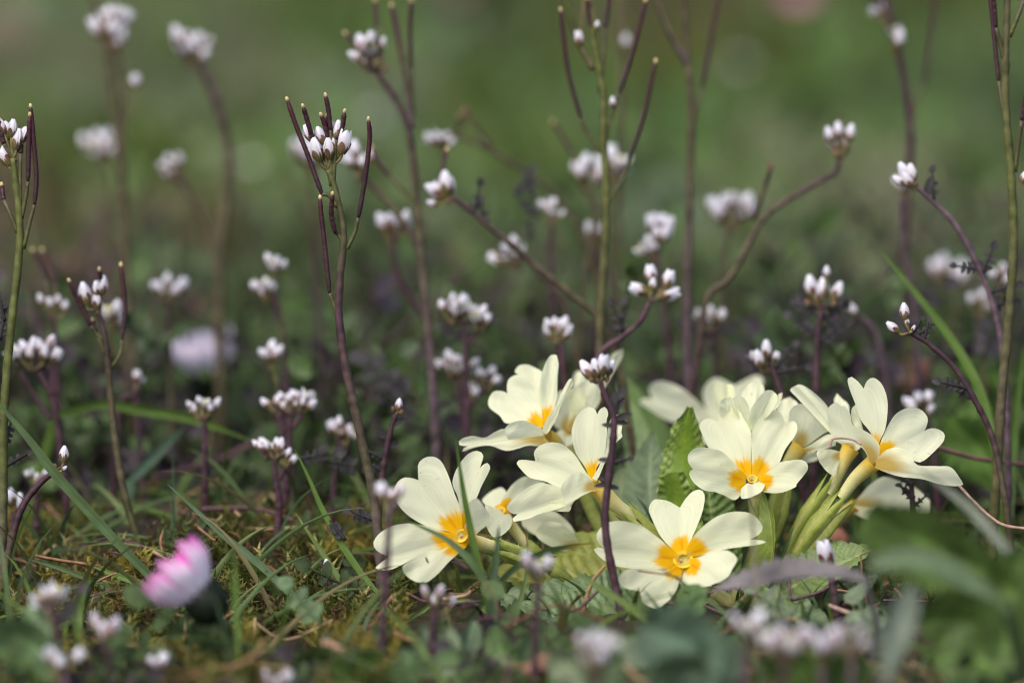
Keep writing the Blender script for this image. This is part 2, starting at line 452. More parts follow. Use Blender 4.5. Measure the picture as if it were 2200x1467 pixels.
# front flower facing the camera
flower(-1.2, (1467.5, 1201), [
 ((1467,1190),(1461,1090),[(1440,1176),(1417,1148),(1398,1108),(1394,1091),(1402,1075),(1413,1072),(1436,1076)],[(1485,1159),(1497,1131),(1510,1096),(1514,1065),(1506,1052),(1489,1055),(1472,1072)],dict(sign=1)),
 ((1477,1190),(1612,1158),[(1485,1159),(1504,1136),(1535,1112),(1567,1100),(1605,1100),(1626,1112),(1638,1129),(1637,1140),(1628,1150)],[(1500,1194),(1514,1191),(1556,1180),(1588,1175),(1626,1170),(1645,1165),(1641,1161)],dict(sign=.6,dD=-.03)),
 ((1478,1208),(1546,1250),[(1504,1195),(1535,1184),(1563,1182),(1580,1193),(1584,1203),(1575,1218),(1565,1237)],[(1468,1226),(1459,1250),(1474,1259),(1520,1259),(1533,1254)],dict(sign=-.8,dD=-.06)),
 ((1463,1214),(1374,1269),[(1459,1250),(1453,1267),(1440,1286),(1425,1298),(1413,1306),(1398,1303),(1381,1294),(1377,1279)],[(1430,1224),(1398,1221),(1351,1222),(1332,1235),(1330,1250),(1341,1262),(1356,1266)],dict(sign=-.9,dD=-.09)),
 ((1457,1201),(1301,1180),[(1436,1174),(1415,1155),(1377,1129),(1341,1119),(1309,1121),(1286,1138),(1281,1155),(1288,1169)],[(1430,1222),(1385,1221),(1349,1220),(1313,1212),(1290,1197),(1276,1181),(1282,1175)],dict(sign=-.3,dD=-.05)),
], seed=1, throat=(17, (0.0, .55, .8)), calyx=([(1480,1222,-.4),(1500,1262,.0),(1515,1300,.3)][::-1], [10,16,14]), stalk=[(1515,1300,.3),(1530,1325,.5)])

# left flower
flower(-0.9, (992, 1150), [
 ((987,1143),(899,1031),[(959,1140),(935,1136),(904,1124),(871,1102),(852,1078),(846,1057),(852,1038),(866,1026),(883,1026)],[(990,1095),(978,1064),(964,1023),(949,992),(933,981),(914,982),(899,995),(898,1014)],dict(sign=.5)),
 ((996,1141),(1029,1008),[(985,1074),(974,1047),(973,1028),(985,1000),(1004,976),(1023,968),(1036,973),(1038,985)],[(1006,1093),(1023,1071),(1035,1043),(1050,1014),(1053,1002),(1047,994),(1038,998)],dict(sign=.7,dD=.12)),
 ((1001,1150),(1052,1105),[(1003,1112),(1003,1086),(1019,1071),(1028,1072),(1040,1088)],[(1007,1162),(1019,1152),(1033,1138),(1046,1128),(1052,1117)],dict(sign=-.8,dD=-.06,cup=.05)),
 ((985,1165),(909,1249),[(1004,1162),(1002,1174),(983,1190),(961,1210),(940,1233),(918,1250)],[(952,1179),(923,1183),(890,1198),(868,1212),(865,1224),(875,1238),(895,1250)],dict(sign=-.8,dD=-.10)),
 ((982,1155),(836,1195),[(952,1140),(923,1131),(883,1124),(847,1128),(818,1143),(804,1160),(803,1174),(816,1187)],[(957,1179),(923,1188),(887,1200),(861,1214),(832,1225),(807,1220),(816,1210)],dict(sign=-.4,dD=-.05)),
], seed=2, throat=(12, (-.5, .3, .8)), tube=([(1004,1156,-.9),(1030,1166,-.7),(1065,1176,-.5)],[13,15,13]), calyx=([(1185,1222,.2),(1120,1196,-.2),(1045,1168,-.6)],[10,19,17]), stalk=[(1185,1222,.2),(1290,1280,.5)])

# upper middle flower
flower(0.0, (1616, 1028), [
 ((1607,1024),(1543,906),[(1578,998),(1552,976),(1526,966),(1515,946),(1504,922),(1504,909),(1515,900),(1530,900)],[(1613,987),(1614,933),(1600,902),(1587,880),(1572,874),(1554,880),(1544,893)],dict(sign=.6,dD=.04)),
 ((1624,1024),(1687,909),[(1615,987),(1616,928),(1628,902),(1646,882),(1663,880),(1678,889)],[(1650,1020),(1672,998),(1687,965),(1707,937),(1713,920),(1709,906),(1698,905)],dict(sign=.7,dD=.0)),
 ((1630,1033),(1711,1040),[(1648,1014),(1670,995),(1696,989),(1720,987),(1733,994),(1736,1007),(1726,1022)],[(1635,1055),(1661,1059),(1683,1057),(1705,1048),(1711,1044)],dict(sign=-.5,dD=-.05,L=1.35)),
 ((1603,1031),(1489,1008),[(1580,998),(1553,971),(1530,964),(1508,960),(1489,965),(1478,978),(1479,994)],[(1593,1061),(1578,1074),(1556,1064),(1534,1056),(1513,1053),(1491,1037),(1481,1020),(1482,1012)],dict(sign=-.4,dD=-.05)),
 ((1614,1040),(1611,1069),[(1600,1042),(1593,1050),(1591,1061),(1594,1071)],[(1628,1032),(1641,1037),(1642,1046),(1633,1058)],dict(sign=-.7,dD=-.2,eye='none',L=.9)),
], seed=3, throat=(9, (0, .6, .75)), tube=([(1616,1040,.1),(1624,1062,.3),(1628,1085,.4)],[12,13,12]), calyx=([(1648,1185,.6),(1640,1130,.5),(1626,1065,.3)],[9,21,17]), stalk=[(1648,1185,.6),(1625,1260,.7)])

# centre flower seen from the side
flower(-0.4, (1278, 1032), [
 ((1275,1034),(1283,890),[(1259,1007),(1237,972),(1228,936),(1232,909),(1245,885),(1264,874),(1278,879)],[(1281,1007),(1297,980),(1304,931),(1303,904),(1307,887),(1300,874),(1289,879)],dict(sign=.6,dD=.12)),
 ((1280,1030),(1335,928),[(1290,994),(1302,945),(1307,914),(1314,898),(1327,890),(1337,904)],[(1286,1026),(1311,966),(1324,950),(1337,938),(1336,932)],dict(sign=.8,dD=.02,eye='none')),
 ((1268,1038),(1150,990),[(1256,1010),(1237,980),(1210,955),(1183,950),(1158,958),(1147,972),(1149,984)],[(1243,1045),(1204,1048),(1172,1034),(1139,1026),(1120,1009),(1110,994),(1120,987)],dict(sign=.4,dD=.06,eye='none')),
 ((1277,1044),(1213,1079),[(1264,1024),(1243,1015),(1221,1024),(1207,1043),(1207,1062)],[(1280,1055),(1270,1056),(1248,1066),(1232,1075),(1215,1083)],dict(sign=-.7,dD=-.2,eye='back',L=1.2)),
 ((1243,1062),(1112,1104),[(1210,1048),(1161,1037),(1123,1054),(1093,1081),(1090,1094),(1101,1103)],[(1224,1081),(1202,1092),(1161,1103),(1134,1114),(1104,1120),(1101,1114)],dict(sign=-.3,dD=-.1,eye='none')),
 ((1235,1074),(1222,1099),[(1205,1074),(1180,1080),(1168,1088),(1192,1097)],[(1228,1082),(1227,1092)],dict(sign=0,dD=-.14,eye='none')),
], seed=4, tube=([(1276,1044,-.45),(1296,1060,-.4),(1320,1082,-.3),(1362,1112,-.1)],[17,19,15,14]), calyx=([(1470,1215,.3),(1410,1160,.0),(1335,1088,-.2)],[10,20,19]), stalk=[(1470,1215,.3),(1520,1290,.5)])

# back left flower
flower(0.7, (1166, 930), [
 ((1160,921),(1090,845),[(1123,910),(1087,909),(1074,893),(1052,876),(1049,860),(1060,841),(1079,840)],[(1163,876),(1158,849),(1145,830),(1128,805),(1109,805),(1093,814),(1089,830)],dict(sign=.5)),
 ((1166,904),(1150,790),[(1145,849),(1123,808),(1106,800),(1115,785),(1134,783)],[(1168,863),(1168,822),(1166,800)],dict(sign=.6,dD=.3,eye='none')),
 ((1173,914),(1196,763),[(1161,871),(1158,844),(1164,803),(1174,775),(1185,762)],[(1185,893),(1196,857),(1198,808),(1200,781)],dict(sign=.4,dD=.05)),
 ((1166,928),(1229,813),[(1172,904),(1194,871),(1207,841),(1221,816)],[(1177,930),(1194,901),(1207,865),(1221,841),(1231,825)],dict(sign=-.3,dD=-.1,eye='none')),
 ((1167,934),(1090,942),[(1158,917),(1128,904),(1104,906),(1087,917),(1086,928)],[(1147,938),(1115,943),(1093,944)],dict(sign=-.7,dD=-.15,eye='none')),
 ((1170,938),(1005,958),[(1134,937),(1087,921),(1063,928),(1041,940),(1014,936),(989,944),(986,955)],[(1180,950),(1158,958),(1134,957),(1090,968),(1052,957),(1019,961),(996,970),(993,965)],dict(sign=-.2,dD=-.1,eye='back')),
], seed=5, tube=([(1172,938,1.0),(1192,950,1.2),(1215,985,1.5),(1240,1030,1.7)],[19,16,13,12]), stalk=[(1240,1030,1.7),(1330,1180,1.5)])

# flower behind it, seen from the back
flower(2.4, (1221, 925), [
 ((1221,925),(1222,836),[(1190,912),(1192,870),(1200,842)],[(1250,895),(1258,860),(1245,832)],dict(sign=-.3,eye='back')),
 ((1223,925),(1285,830),[(1225,880),(1220,850),(1245,824),(1268,815)],[(1245,915),(1270,890),(1290,858)],dict(sign=-.2,dD=-.1,eye='back')),
 ((1225,900),(1251,799),[(1230,840),(1231,808),(1240,797)],[(1245,880),(1259,820)],dict(sign=.5,dD=.3,eye='none')),
 ((1255,890),(1338,748),[(1285,825),(1306,770)],[(1288,850),(1320,795),(1337,765)],dict(sign=.4,dD=.3,eye='none')),
 ((1221,925),(1205,960),[(1200,925),(1188,945)],[(1235,935),(1228,955)],dict(sign=-.6,dD=.1,eye='back')),
], seed=6, tube=([(1221,922,2.5),(1228,950,2.6),(1240,1000,2.7)],[16,12,11]), stalk=[(1240,1000,2.7),(1380,1180,2.0)])

# small flower tucked behind the left one
flower(0.7, (1076, 1096), [
 ((1073,1096),(1060,1052),[(1050,1090),(1036,1075),(1044,1064)],[(1084,1075),(1089,1060),(1078,1047)],dict(sign=.9)),
 ((1078,1096),(1172,1037),[(1082,1067),(1101,1040),(1125,1024),(1146,1027)],[(1092,1102),(1101,1075),(1139,1054)],dict(sign=.7,dD=.05)),
 ((1079,1101),(1049,1140),[(1052,1086),(1042,1086),(1043,1122)],[(1093,1103),(1101,1116),(1096,1133),(1079,1149),(1060,1153)],dict(sign=-.6,dD=-.1,eye='none')),
], seed=7, throat=(8, (-.2, .6, .75)), tube=([(1082,1100,.8),(1100,1130,1.0),(1130,1170,1.1)],[12,12,11]), stalk=[(1130,1170,1.1),(1260,1260,1.0)])

# drooping pale flower under the centre one
flower(1.5, (1240, 1180), [
 ((1245,1185),(1120,1117),[(1228,1130),(1190,1098),(1160,1100)],[(1205,1175),(1155,1152),(1125,1132)],dict(sign=-.2,eye='back')),
 ((1245,1185),(1150,1140),[(1235,1150),(1205,1125),(1172,1120)],[(1215,1185),(1180,1172),(1155,1155)],dict(sign=-.5,dD=-.1,eye='back')),
], seed=8, tube=([(1235,1175,1.5),(1270,1205,1.5),(1310,1240,1.4)],[15,13,12]), calyx=([(1380,1290,1.0),(1330,1255,1.3),(1285,1215,1.5)],[9,17,15]), stalk=[(1380,1290,1.0),(1450,1320,.9)])

# right flower seen from the side
flower(-0.3, (1884, 982), [
 ((1885,980),(1856,835),[(1872,933),(1850,903),(1838,869),(1824,832),(1821,814),(1829,809),(1844,820)],[(1889,952),(1902,921),(1907,881),(1905,851),(1893,823),(1875,811),(1861,820)],dict(sign=.5,dD=.05)),
 ((1889,980),(1985,926),[(1893,946),(1909,912),(1927,887),(1955,875),(1979,880),(1993,897),(1991,915)],[(1905,980),(1936,978),(1970,992),(1985,989),(2007,970),(2028,946),(2028,930),(2013,921),(1998,920)],dict(sign=.4,dD=.02,cup=.14)),
 ((1882,999),(2067,1034),[(1887,982),(1905,966),(1930,961),(1955,973),(1970,998),(2013,1001),(2044,1004)],[(1905,1015),(1936,1024),(1982,1029),(2022,1041),(2056,1044),(2070,1040)],dict(sign=-.4,dD=-.15,eye='back',cup=-.05,curl=.15)),
 ((1877,994),(1807,872),[(1856,966),(1832,952),(1798,949),(1783,918),(1777,881),(1795,864)],[(1889,979),(1890,958),(1875,936),(1850,921),(1832,912),(1826,887),(1813,871)],dict(sign=-.5,dD=-.12,eye='back')),
 ((1855,925),(1841,866),[(1832,909),(1829,881)],[(1848,903),(1845,881)],dict(sign=0,dD=.5,eye='none')),
], seed=9, tube=([(1879,992,-.3),(1860,1008,-.2),(1836,1030,-.1),(1808,1068,0)],[19,17,14,12]), calyx=([(1708,1208,.5),(1755,1145,.3),(1828,1062,-.1)],[15,28,19]), stalk=[(1708,1208,.5),(1670,1270,.6)])

# flower behind it
flower(0.6, (1822, 958), [
 ((1824,962),(1708,829),[(1789,936),(1746,890),(1712,854),(1697,837)],[(1836,950),(1792,912),(1777,872),(1746,841),(1721,826)],dict(sign=.2,eye='back')),
 ((1815,910),(1798,845),[(1792,865)],[(1824,872),(1810,857)],dict(sign=.4,dD=.3,eye='none')),
 ((1806,978),(1760,992),[(1777,964),(1755,970)],[(1800,1001),(1795,1022),(1777,1013)],dict(sign=-.5,dD=-.05,eye='back',L=1.2)),
 ((1826,965),(1850,930),[(1820,940),(1830,920)],[(1845,965),(1858,945)],dict(sign=.3,dD=.05,eye='back',L=1.0)),
], seed=10, tube=([(1828,962,.6),(1812,992,.6),(1796,1030,.6),(1780,1060,.6)],[20,15,12,11]), calyx=([(1690,1195,.9),(1735,1120,.8),(1797,1025,.6)],[12,23,17]), stalk=[(1690,1195,.9),(1660,1270,.8)])

# nodding flower behind the upper middle one
flower(1.0, (1718, 955), [
 ((1718,956),(1740,880),[(1702,950),(1694,903),(1700,878),(1721,867)],[(1737,955),(1767,933),(1783,922),(1767,898)],dict(sign=-.3,eye='back')),
 ((1722,972),(1795,957),[(1740,956),(1777,933),(1796,940)],[(1752,968),(1777,962)],dict(sign=-.4,dD=-.1,eye='back')),
 ((1695,930),(1697,852),[(1669,890),(1676,863)],[(1706,903),(1717,872)],dict(sign=.3,dD=.2,eye='none')),
 ((1725,990),(1755,976),[(1727,974),(1749,967)],[(1740,993),(1756,988)],dict(sign=.3,dD=.15,eye='none',L=1.0)),
], seed=11, tube=([(1720,958,1.0),(1706,978,1.0),(1690,1005,1.0),(1682,1030,1.0)],[20,17,14,13]), calyx=([(1650,1185,1.2),(1668,1120,1.1),(1690,1010,1.0)],[10,22,17]), stalk=[(1650,1185,1.2),(1620,1260,1.0)])

# half open flower at the top
flower(0.7, (1613, 930), [
 ((1572,915),(1561,826),[(1543,889),(1530,845),(1525,830),(1534,820),(1550,820)],[(1578,878),(1579,850),(1575,828),(1568,824)],dict(sign=.3,eye='none',cup=.5,cream=CREAM*np.array([1,1,.9]))),
 ((1611,924),(1587,849),[(1578,880),(1571,858)],[(1614,902),(1609,874),(1600,856)],dict(sign=.0,dD=-.25,eye='none',cup=.4)),
 ((1615,925),(1629,818),[(1606,874),(1593,850),(1602,832),(1615,821)],[(1633,889),(1642,856),(1641,830)],dict(sign=.3,dD=.2,eye='none',cup=-.3)),
 ((1616,935),(1660,839),[(1609,896),(1617,872),(1633,850),(1648,838)],[(1630,913),(1654,889),(1668,867),(1670,850)],dict(sign=-.2,dD=-.2,eye='none',cup=.4)),
 ((1655,890),(1681,843),[(1667,861),(1671,848)],[(1670,874),(1679,856)],dict(sign=.2,dD=.1,eye='none')),
 ((1574,895),(1570,852),[(1548,895),(1548,862)],[(1586,900),(1582,870)],dict(sign=-.1,dD=-.3,eye='none',cup=.3,L=1.0)),
], seed=12, tube=([(1612,928,1.0),(1618,970,1.2),(1625,1020,1.3)],[15,13,12]), stalk=[(1625,1020,1.3),(1620,1180,1.2)])

# blurred flower at the back
flower(4.6, (1530, 900), [
 ((1530,905),(1404,856),[(1500,863),(1469,837),(1443,823),(1412,819),(1394,832),(1399,852)],[(1500,918),(1458,911),(1425,898),(1393,878),(1374,865),(1380,856)],dict(sign=-.2,eye='none')),
 ((1545,911),(1578,828),[(1527,900),(1513,867),(1510,841),(1521,821),(1541,811)],[(1578,911),(1611,856),(1640,822),(1628,806),(1606,813)],dict(sign=.4,eye='none')),
 ((1540,911),(1490,940),[(1500,905),(1480,915)],[(1540,945),(1510,955)],dict(sign=-.6,eye='none')),
], seed=13, tube=([(1535,905,4.7),(1540,950,4.8),(1550,1000,4.8)],[14,12,12]), stalk=[(1550,1000,4.8),(1570,1150,3.5)])

# low flower at the right, behind
flower(1.7, (1835, 1085), [
 ((1832,1092),(1998,1075),[(1850,1062),(1869,1041),(1899,1024),(1936,1035),(1967,1047)],[(1875,1104),(1921,1107),(1967,1107),(1994,1102)],dict(sign=.2,eye='back')),
 ((1832,1092),(1950,1120),[(1870,1090),(1920,1090)],[(1860,1115),(1910,1135)],dict(sign=-.4,eye='none')),
], seed=14, tube=([(1840,1084,1.7),(1815,1100,1.8),(1780,1130,1.8)],[15,13,12]), calyx=([(1690,1230,1.5),(1730,1180,1.7),(1795,1115,1.8)],[10,17,15]), stalk=[(1690,1230,1.5),(1640,1290,1.0)])

# leaves of the primrose
GREEN_P = (0.16, 0.235, 0.03); BLUE_P = (0.11, 0.165, 0.085); YG = (0.25, 0.29, 0.05)
def pleaf(pts, w, **k):
    mb = leaf_mb(pts, w, **k); return part('leaf', mb, M_PLEAF, PB, prim)
pleaf([(1505,1240,.6),(1468,1100,.9),(1470,980,1.0),(1482,874,.7)], 0.95, wr=.085, nveins=20, fold=-.1, edge=.05, col=(.13,.215,.028), vcol=(.15,.24,.022), midw=.30, band=.42, prof=[.5,.75,.95,1,.95,.85,.6,.1], seed=3, dent=.1)
pleaf([(1500,1250,.3),(1475,1150,.45),(1452,1070,.5),(1440,1014,.3)], 0.72, wr=.08, nveins=14, edge=.07, fold=.25, col=(.14,.225,.03), vcol=(.16,.25,.03), midw=.34, band=.45, prof=[.5,.8,1,1,.95,.7], seed=4)
pleaf([(1450,1300,1.5),(1405,1130,2.1),(1395,1020,2.4),(1402,925,2.6)], 1.0, wr=.06, nveins=18, col=BLUE_P, vcol=(.17,.23,.12), prof=[.4,.8,1,1,.9,.6,.05], seed=5, roll=12)
pleaf([(1560,1260,.6),(1535,1150,.8),(1525,1085,.9),(1520,1030,1.0)], 1.0, wr=.10, nveins=12, col=(.08,.14,.03), vcol=(.16,.22,.06), seed=6, prof=[.5,.9,1,.9,.3])
pleaf([(1490,1340,.2),(1380,1310,-.4),(1290,1290,-.6),(1215,1275,-.4)], 1.5, roll=-55, wr=.09, nveins=14, col=(.09,.15,.06), vcol=(.2,.26,.12), seed=7, prof=[.5,.8,1,1,.8,.1])
pleaf([(1500,1335,.8),(1370,1250,1.2),(1250,1190,1.3),(1180,1190,1.1)], 1.5, roll=-35, wr=.08, nveins=14, col=YG, vcol=(.36,.38,.1), seed=8)
pleaf([(1500,1335,.4),(1350,1280,.4),(1200,1260,.3),(1060,1225,.4)], 1.6, roll=-50, wr=.09, nveins=16, col=(.22,.24,.04), vcol=(.36,.36,.1), seed=9)
pleaf([(1450,1345,-.4),(1330,1330,-1.0),(1230,1330,-1.2),(1110,1300,-1.2)], 1.5, roll=-60, wr=.09, nveins=16, col=(.10,.16,.06), vcol=(.2,.26,.12), seed=10)
pleaf([(1580,1345,.4),(1660,1290,.2),(1760,1230,.0),(1872,1180,-.1)], 1.2, roll=50, wr=.10, nveins=16, col=(.12,.18,.05), vcol=(.25,.3,.13), seed=11, prof=[.4,.7,1,1,.8,.2])
pleaf([(1600,1330,.2),(1652,1220,-.1),(1660,1130,-.1),(1640,1058,.1)], 0.55, roll=40, wr=.02, nveins=8, fold=.5, col=(.17,.23,.04), vcol=(.26,.32,.08), seed=12)
pleaf([(1530,1340,.9),(1420,1240,1.9),(1345,1130,2.6),(1335,1000,3.2)], 1.3, roll=10, wr=.06, nveins=14, col=(.10,.15,.06), vcol=(.2,.25,.12), seed=13)
pleaf([(1570,1340,1.4),(1450,1130,4.5),(1400,950,5.5),(1330,800,6.2)], 1.6, roll=25, wr=.05, nveins=12, col=(.12,.2,.06), vcol=(.2,.28,.12), seed=14)
pleaf([(1570,1345,.2),(1620,1330,-1.0),(1680,1330,-1.6),(1740,1310,-1.8)], 1.3, roll=60, wr=.1, nveins=12, col=(.09,.15,.04), vcol=(.2,.26,.12), seed=15)
pleaf([(1500,1340,-.4),(1440,1330,-1.0),(1420,1345,-1.5),(1380,1370,-1.8)], 1.1, roll=-60, wr=.1, nveins=10, col=(.08,.13,.045), vcol=(.2,.26,.12), seed=16)
pleaf([(1560,1340,1.0),(1600,1230,1.6),(1620,1150,2.0),(1650,1080,2.0)], 1.1, roll=-20, wr=.08, nveins=12, col=(.09,.14,.045), vcol=(.2,.26,.12), seed=17)

for k, (pts, w, rl) in enumerate([
  ([(1540,1345,0),(1470,1340,-1.2),(1400,1360,-2.2),(1310,1395,-3.0)], 1.5, -62),
  ([(1560,1345,0),(1540,1345,-1.5),(1530,1375,-2.8),(1520,1420,-3.6)], 1.5, 75),
  ([(1580,1345,0),(1640,1340,-1.2),(1710,1345,-2.0),(1800,1365,-2.6)], 1.4, 60),
  ([(1500,1340,.3),(1360,1310,-.3),(1200,1300,-.6),(1030,1300,-.6)], 1.5, -62),
  ([(1520,1345,0),(1400,1345,-1.2),(1250,1360,-2),(1120,1375,-2.4)], 1.4, -64),
  ([(1590,1340,.8),(1700,1300,1.4),(1800,1260,1.8),(1900,1230,2.0)], 1.4, 50)]):
    pleaf(pts[::1], w, roll=rl, wr=.10, nveins=16, col=[(.085,.135,.055),(.10,.15,.05),(.075,.12,.05)][k % 3], vcol=(.2,.25,.13), seed=90+k, edge=.06)

# ------------------------------------------------------------------ hairy bittercress
def spoon(mb, length, width, a0, open_, base_r, col0, col1, thick=1.0, z0=0.0, rows=9, cols=7, tipround=0.35, sepal=False):
    """one petal or sepal around +Z"""
    G = np.zeros((rows, cols, 3)); C = np.zeros((rows, cols, 3))
    ca, sa = math.cos(a0), math.sin(a0)
    for i in range(rows):
        t = i/(rows-1)
        w = width*(math.sin(math.pi*min(1, 0.12+0.80*t))**0.8)*(1 if t < 0.85 else math.sqrt(max(0, 1-((t-.85)/.15)**2*(1-tipround**2))))
        z = z0 + length*t*(1-0.25*open_*t)
        if sepal: rad = 0.26*math.sin(math.pi*(0.15+0.62*z))*(1-0.45*z*z)*1.10+0.012+open_*t*t
        else: rad = base_r*(math.sin(math.pi*(0.15+0.62*t)))*(1-0.45*t*t) + open_*t*t
        for j in range(cols):
            u = 2*j/(cols-1)-1
            x = rad - 0.30*width*u*u*(1 if open_ < .3 else .4)
            y = w*u
            G[i, j] = (ca*x-sa*y, sa*x+ca*y, z)
            C[i, j] = np.array(col0)*(1-t)+np.array(col1)*t
    mb.grid(G, C)
WHITE = (0.74, 0.755, 0.82); WHITE0 = (0.60, 0.54, 0.55)
def bud_meshes(kind):
    op = {'bud': 0.0, 'half': 0.14, 'open': 0.55, 'closed': 0.0}[kind]; sl = {'closed': .84, 'open': .42}.get(kind, .5)
    p = MB()
    for k in range(4):
        spoon(p, 0.98, 0.235, k*math.pi/2+0.4, op*(1+0.3*random.uniform(-1, 1)), 0.245+0.02*(k % 2), WHITE0, WHITE)
    s = MB()
    for k in range(4):
        c1 = (0.30, 0.18, 0.235) if kind == 'closed' else [(0.10, 0.02, 0.034), (0.20, 0.08, 0.08), (0.08, 0.018, 0.03), (0.15, 0.085, 0.05)][k]
        spoon(s, sl, 0.165, k*math.pi/2+0.1, op*0.25, 0.285, (0.14, 0.13, 0.035), c1, sepal=True)
    if kind == 'open':
        for k in range(4):
            a = k*1.57+.8; s.tube([(0, 0, .1), (.06*math.cos(a), .06*math.sin(a), .6), (.1*math.cos(a), .1*math.sin(a), .8)], [.02, .02, .05], np.array([[.5, .55, .3], [.7, .65, .2]]), n=5, seg=5)
    return p.mesh('flower', M_WHITE), s.mesh('sepals', M_SEPAL)
BUDS = {k: bud_meshes(k) for k in ('bud', 'half', 'open', 'closed')}
STUB = MB()
for k in range(4): spoon(STUB, 0.6, 0.20, k*math.pi/2, 0.0, 0.24, (.16, .15, .04), (.14, .05, .07))
STUB_ME = STUB.mesh('flower_bud', M_SEPAL)

def rot_to(d, spin):
    q = Vector(d).to_track_quat('Z', 'Y') @ Matrix.Rotation(spin, 3, 'Z').to_quaternion()
    return q
PURP = np.array([0.046, 0.023, 0.030]); GRN = np.array([0.070, 0.080, 0.022]); PURP_L = np.array([0.082, 0.054, 0.066]); DARKPOD = np.array([0.040, 0.010, 0.014])
OLIVE = np.array([0.066, 0.056, 0.030])

def small_leaf(mb, p, d, L, col, w=0.3, up=None, lobes=0):
    d = norm(d); s = norm(np.cross(d, np.array([RNG.normal(0, .4), -1, .5]))); n = np.cross(s, d)
    R, W = 9, 5
    G = np.zeros((R, W, 3))
    for i in range(R):
        t = i/(R-1); ww = w*L*math.sin(math.pi*min(1, .1+.9*t))**.7
        if lobes: ww *= 0.65+0.35*math.cos(t*lobes*6.28)
        for j in range(W):
            u = 2*j/(W-1)-1
            G[i, j] = p+d*L*t+s*u*ww+n*(0.25*abs(u)*ww-0.25*L*t*t)
    mb.grid(G, np.array(col)*RNG.uniform(.8, 1.2))
def pinnate(mb, p, d, L, col, pairs=4, sz=.28):
    """small pinnate leaf: rachis with pairs of leaflets and a larger end leaflet"""
    d = norm(d); s = norm(np.cross(d, np.array([RNG.normal(0, .3), -1, .3]))); n = np.cross(s, d)
    path = np.array([p+d*L*t+n*(-0.22*L*t*t) for t in np.linspace(0, 1, 10)])
    mb.tube(path, np.linspace(.0004, .0002, 10), np.array(col)*.8, seg=5)
    for k in range(pairs):
        t = .3+.6*k/pairs; q = path[int(t*9)]
        for sg in (-1, 1): small_leaf(mb, q, s*sg+d*.5, L*sz*RNG.uniform(.7, 1.1), col, w=.34)
    small_leaf(mb, path[-1]-d*L*.03, d-n*.2, L*sz*1.25, col, w=.42)

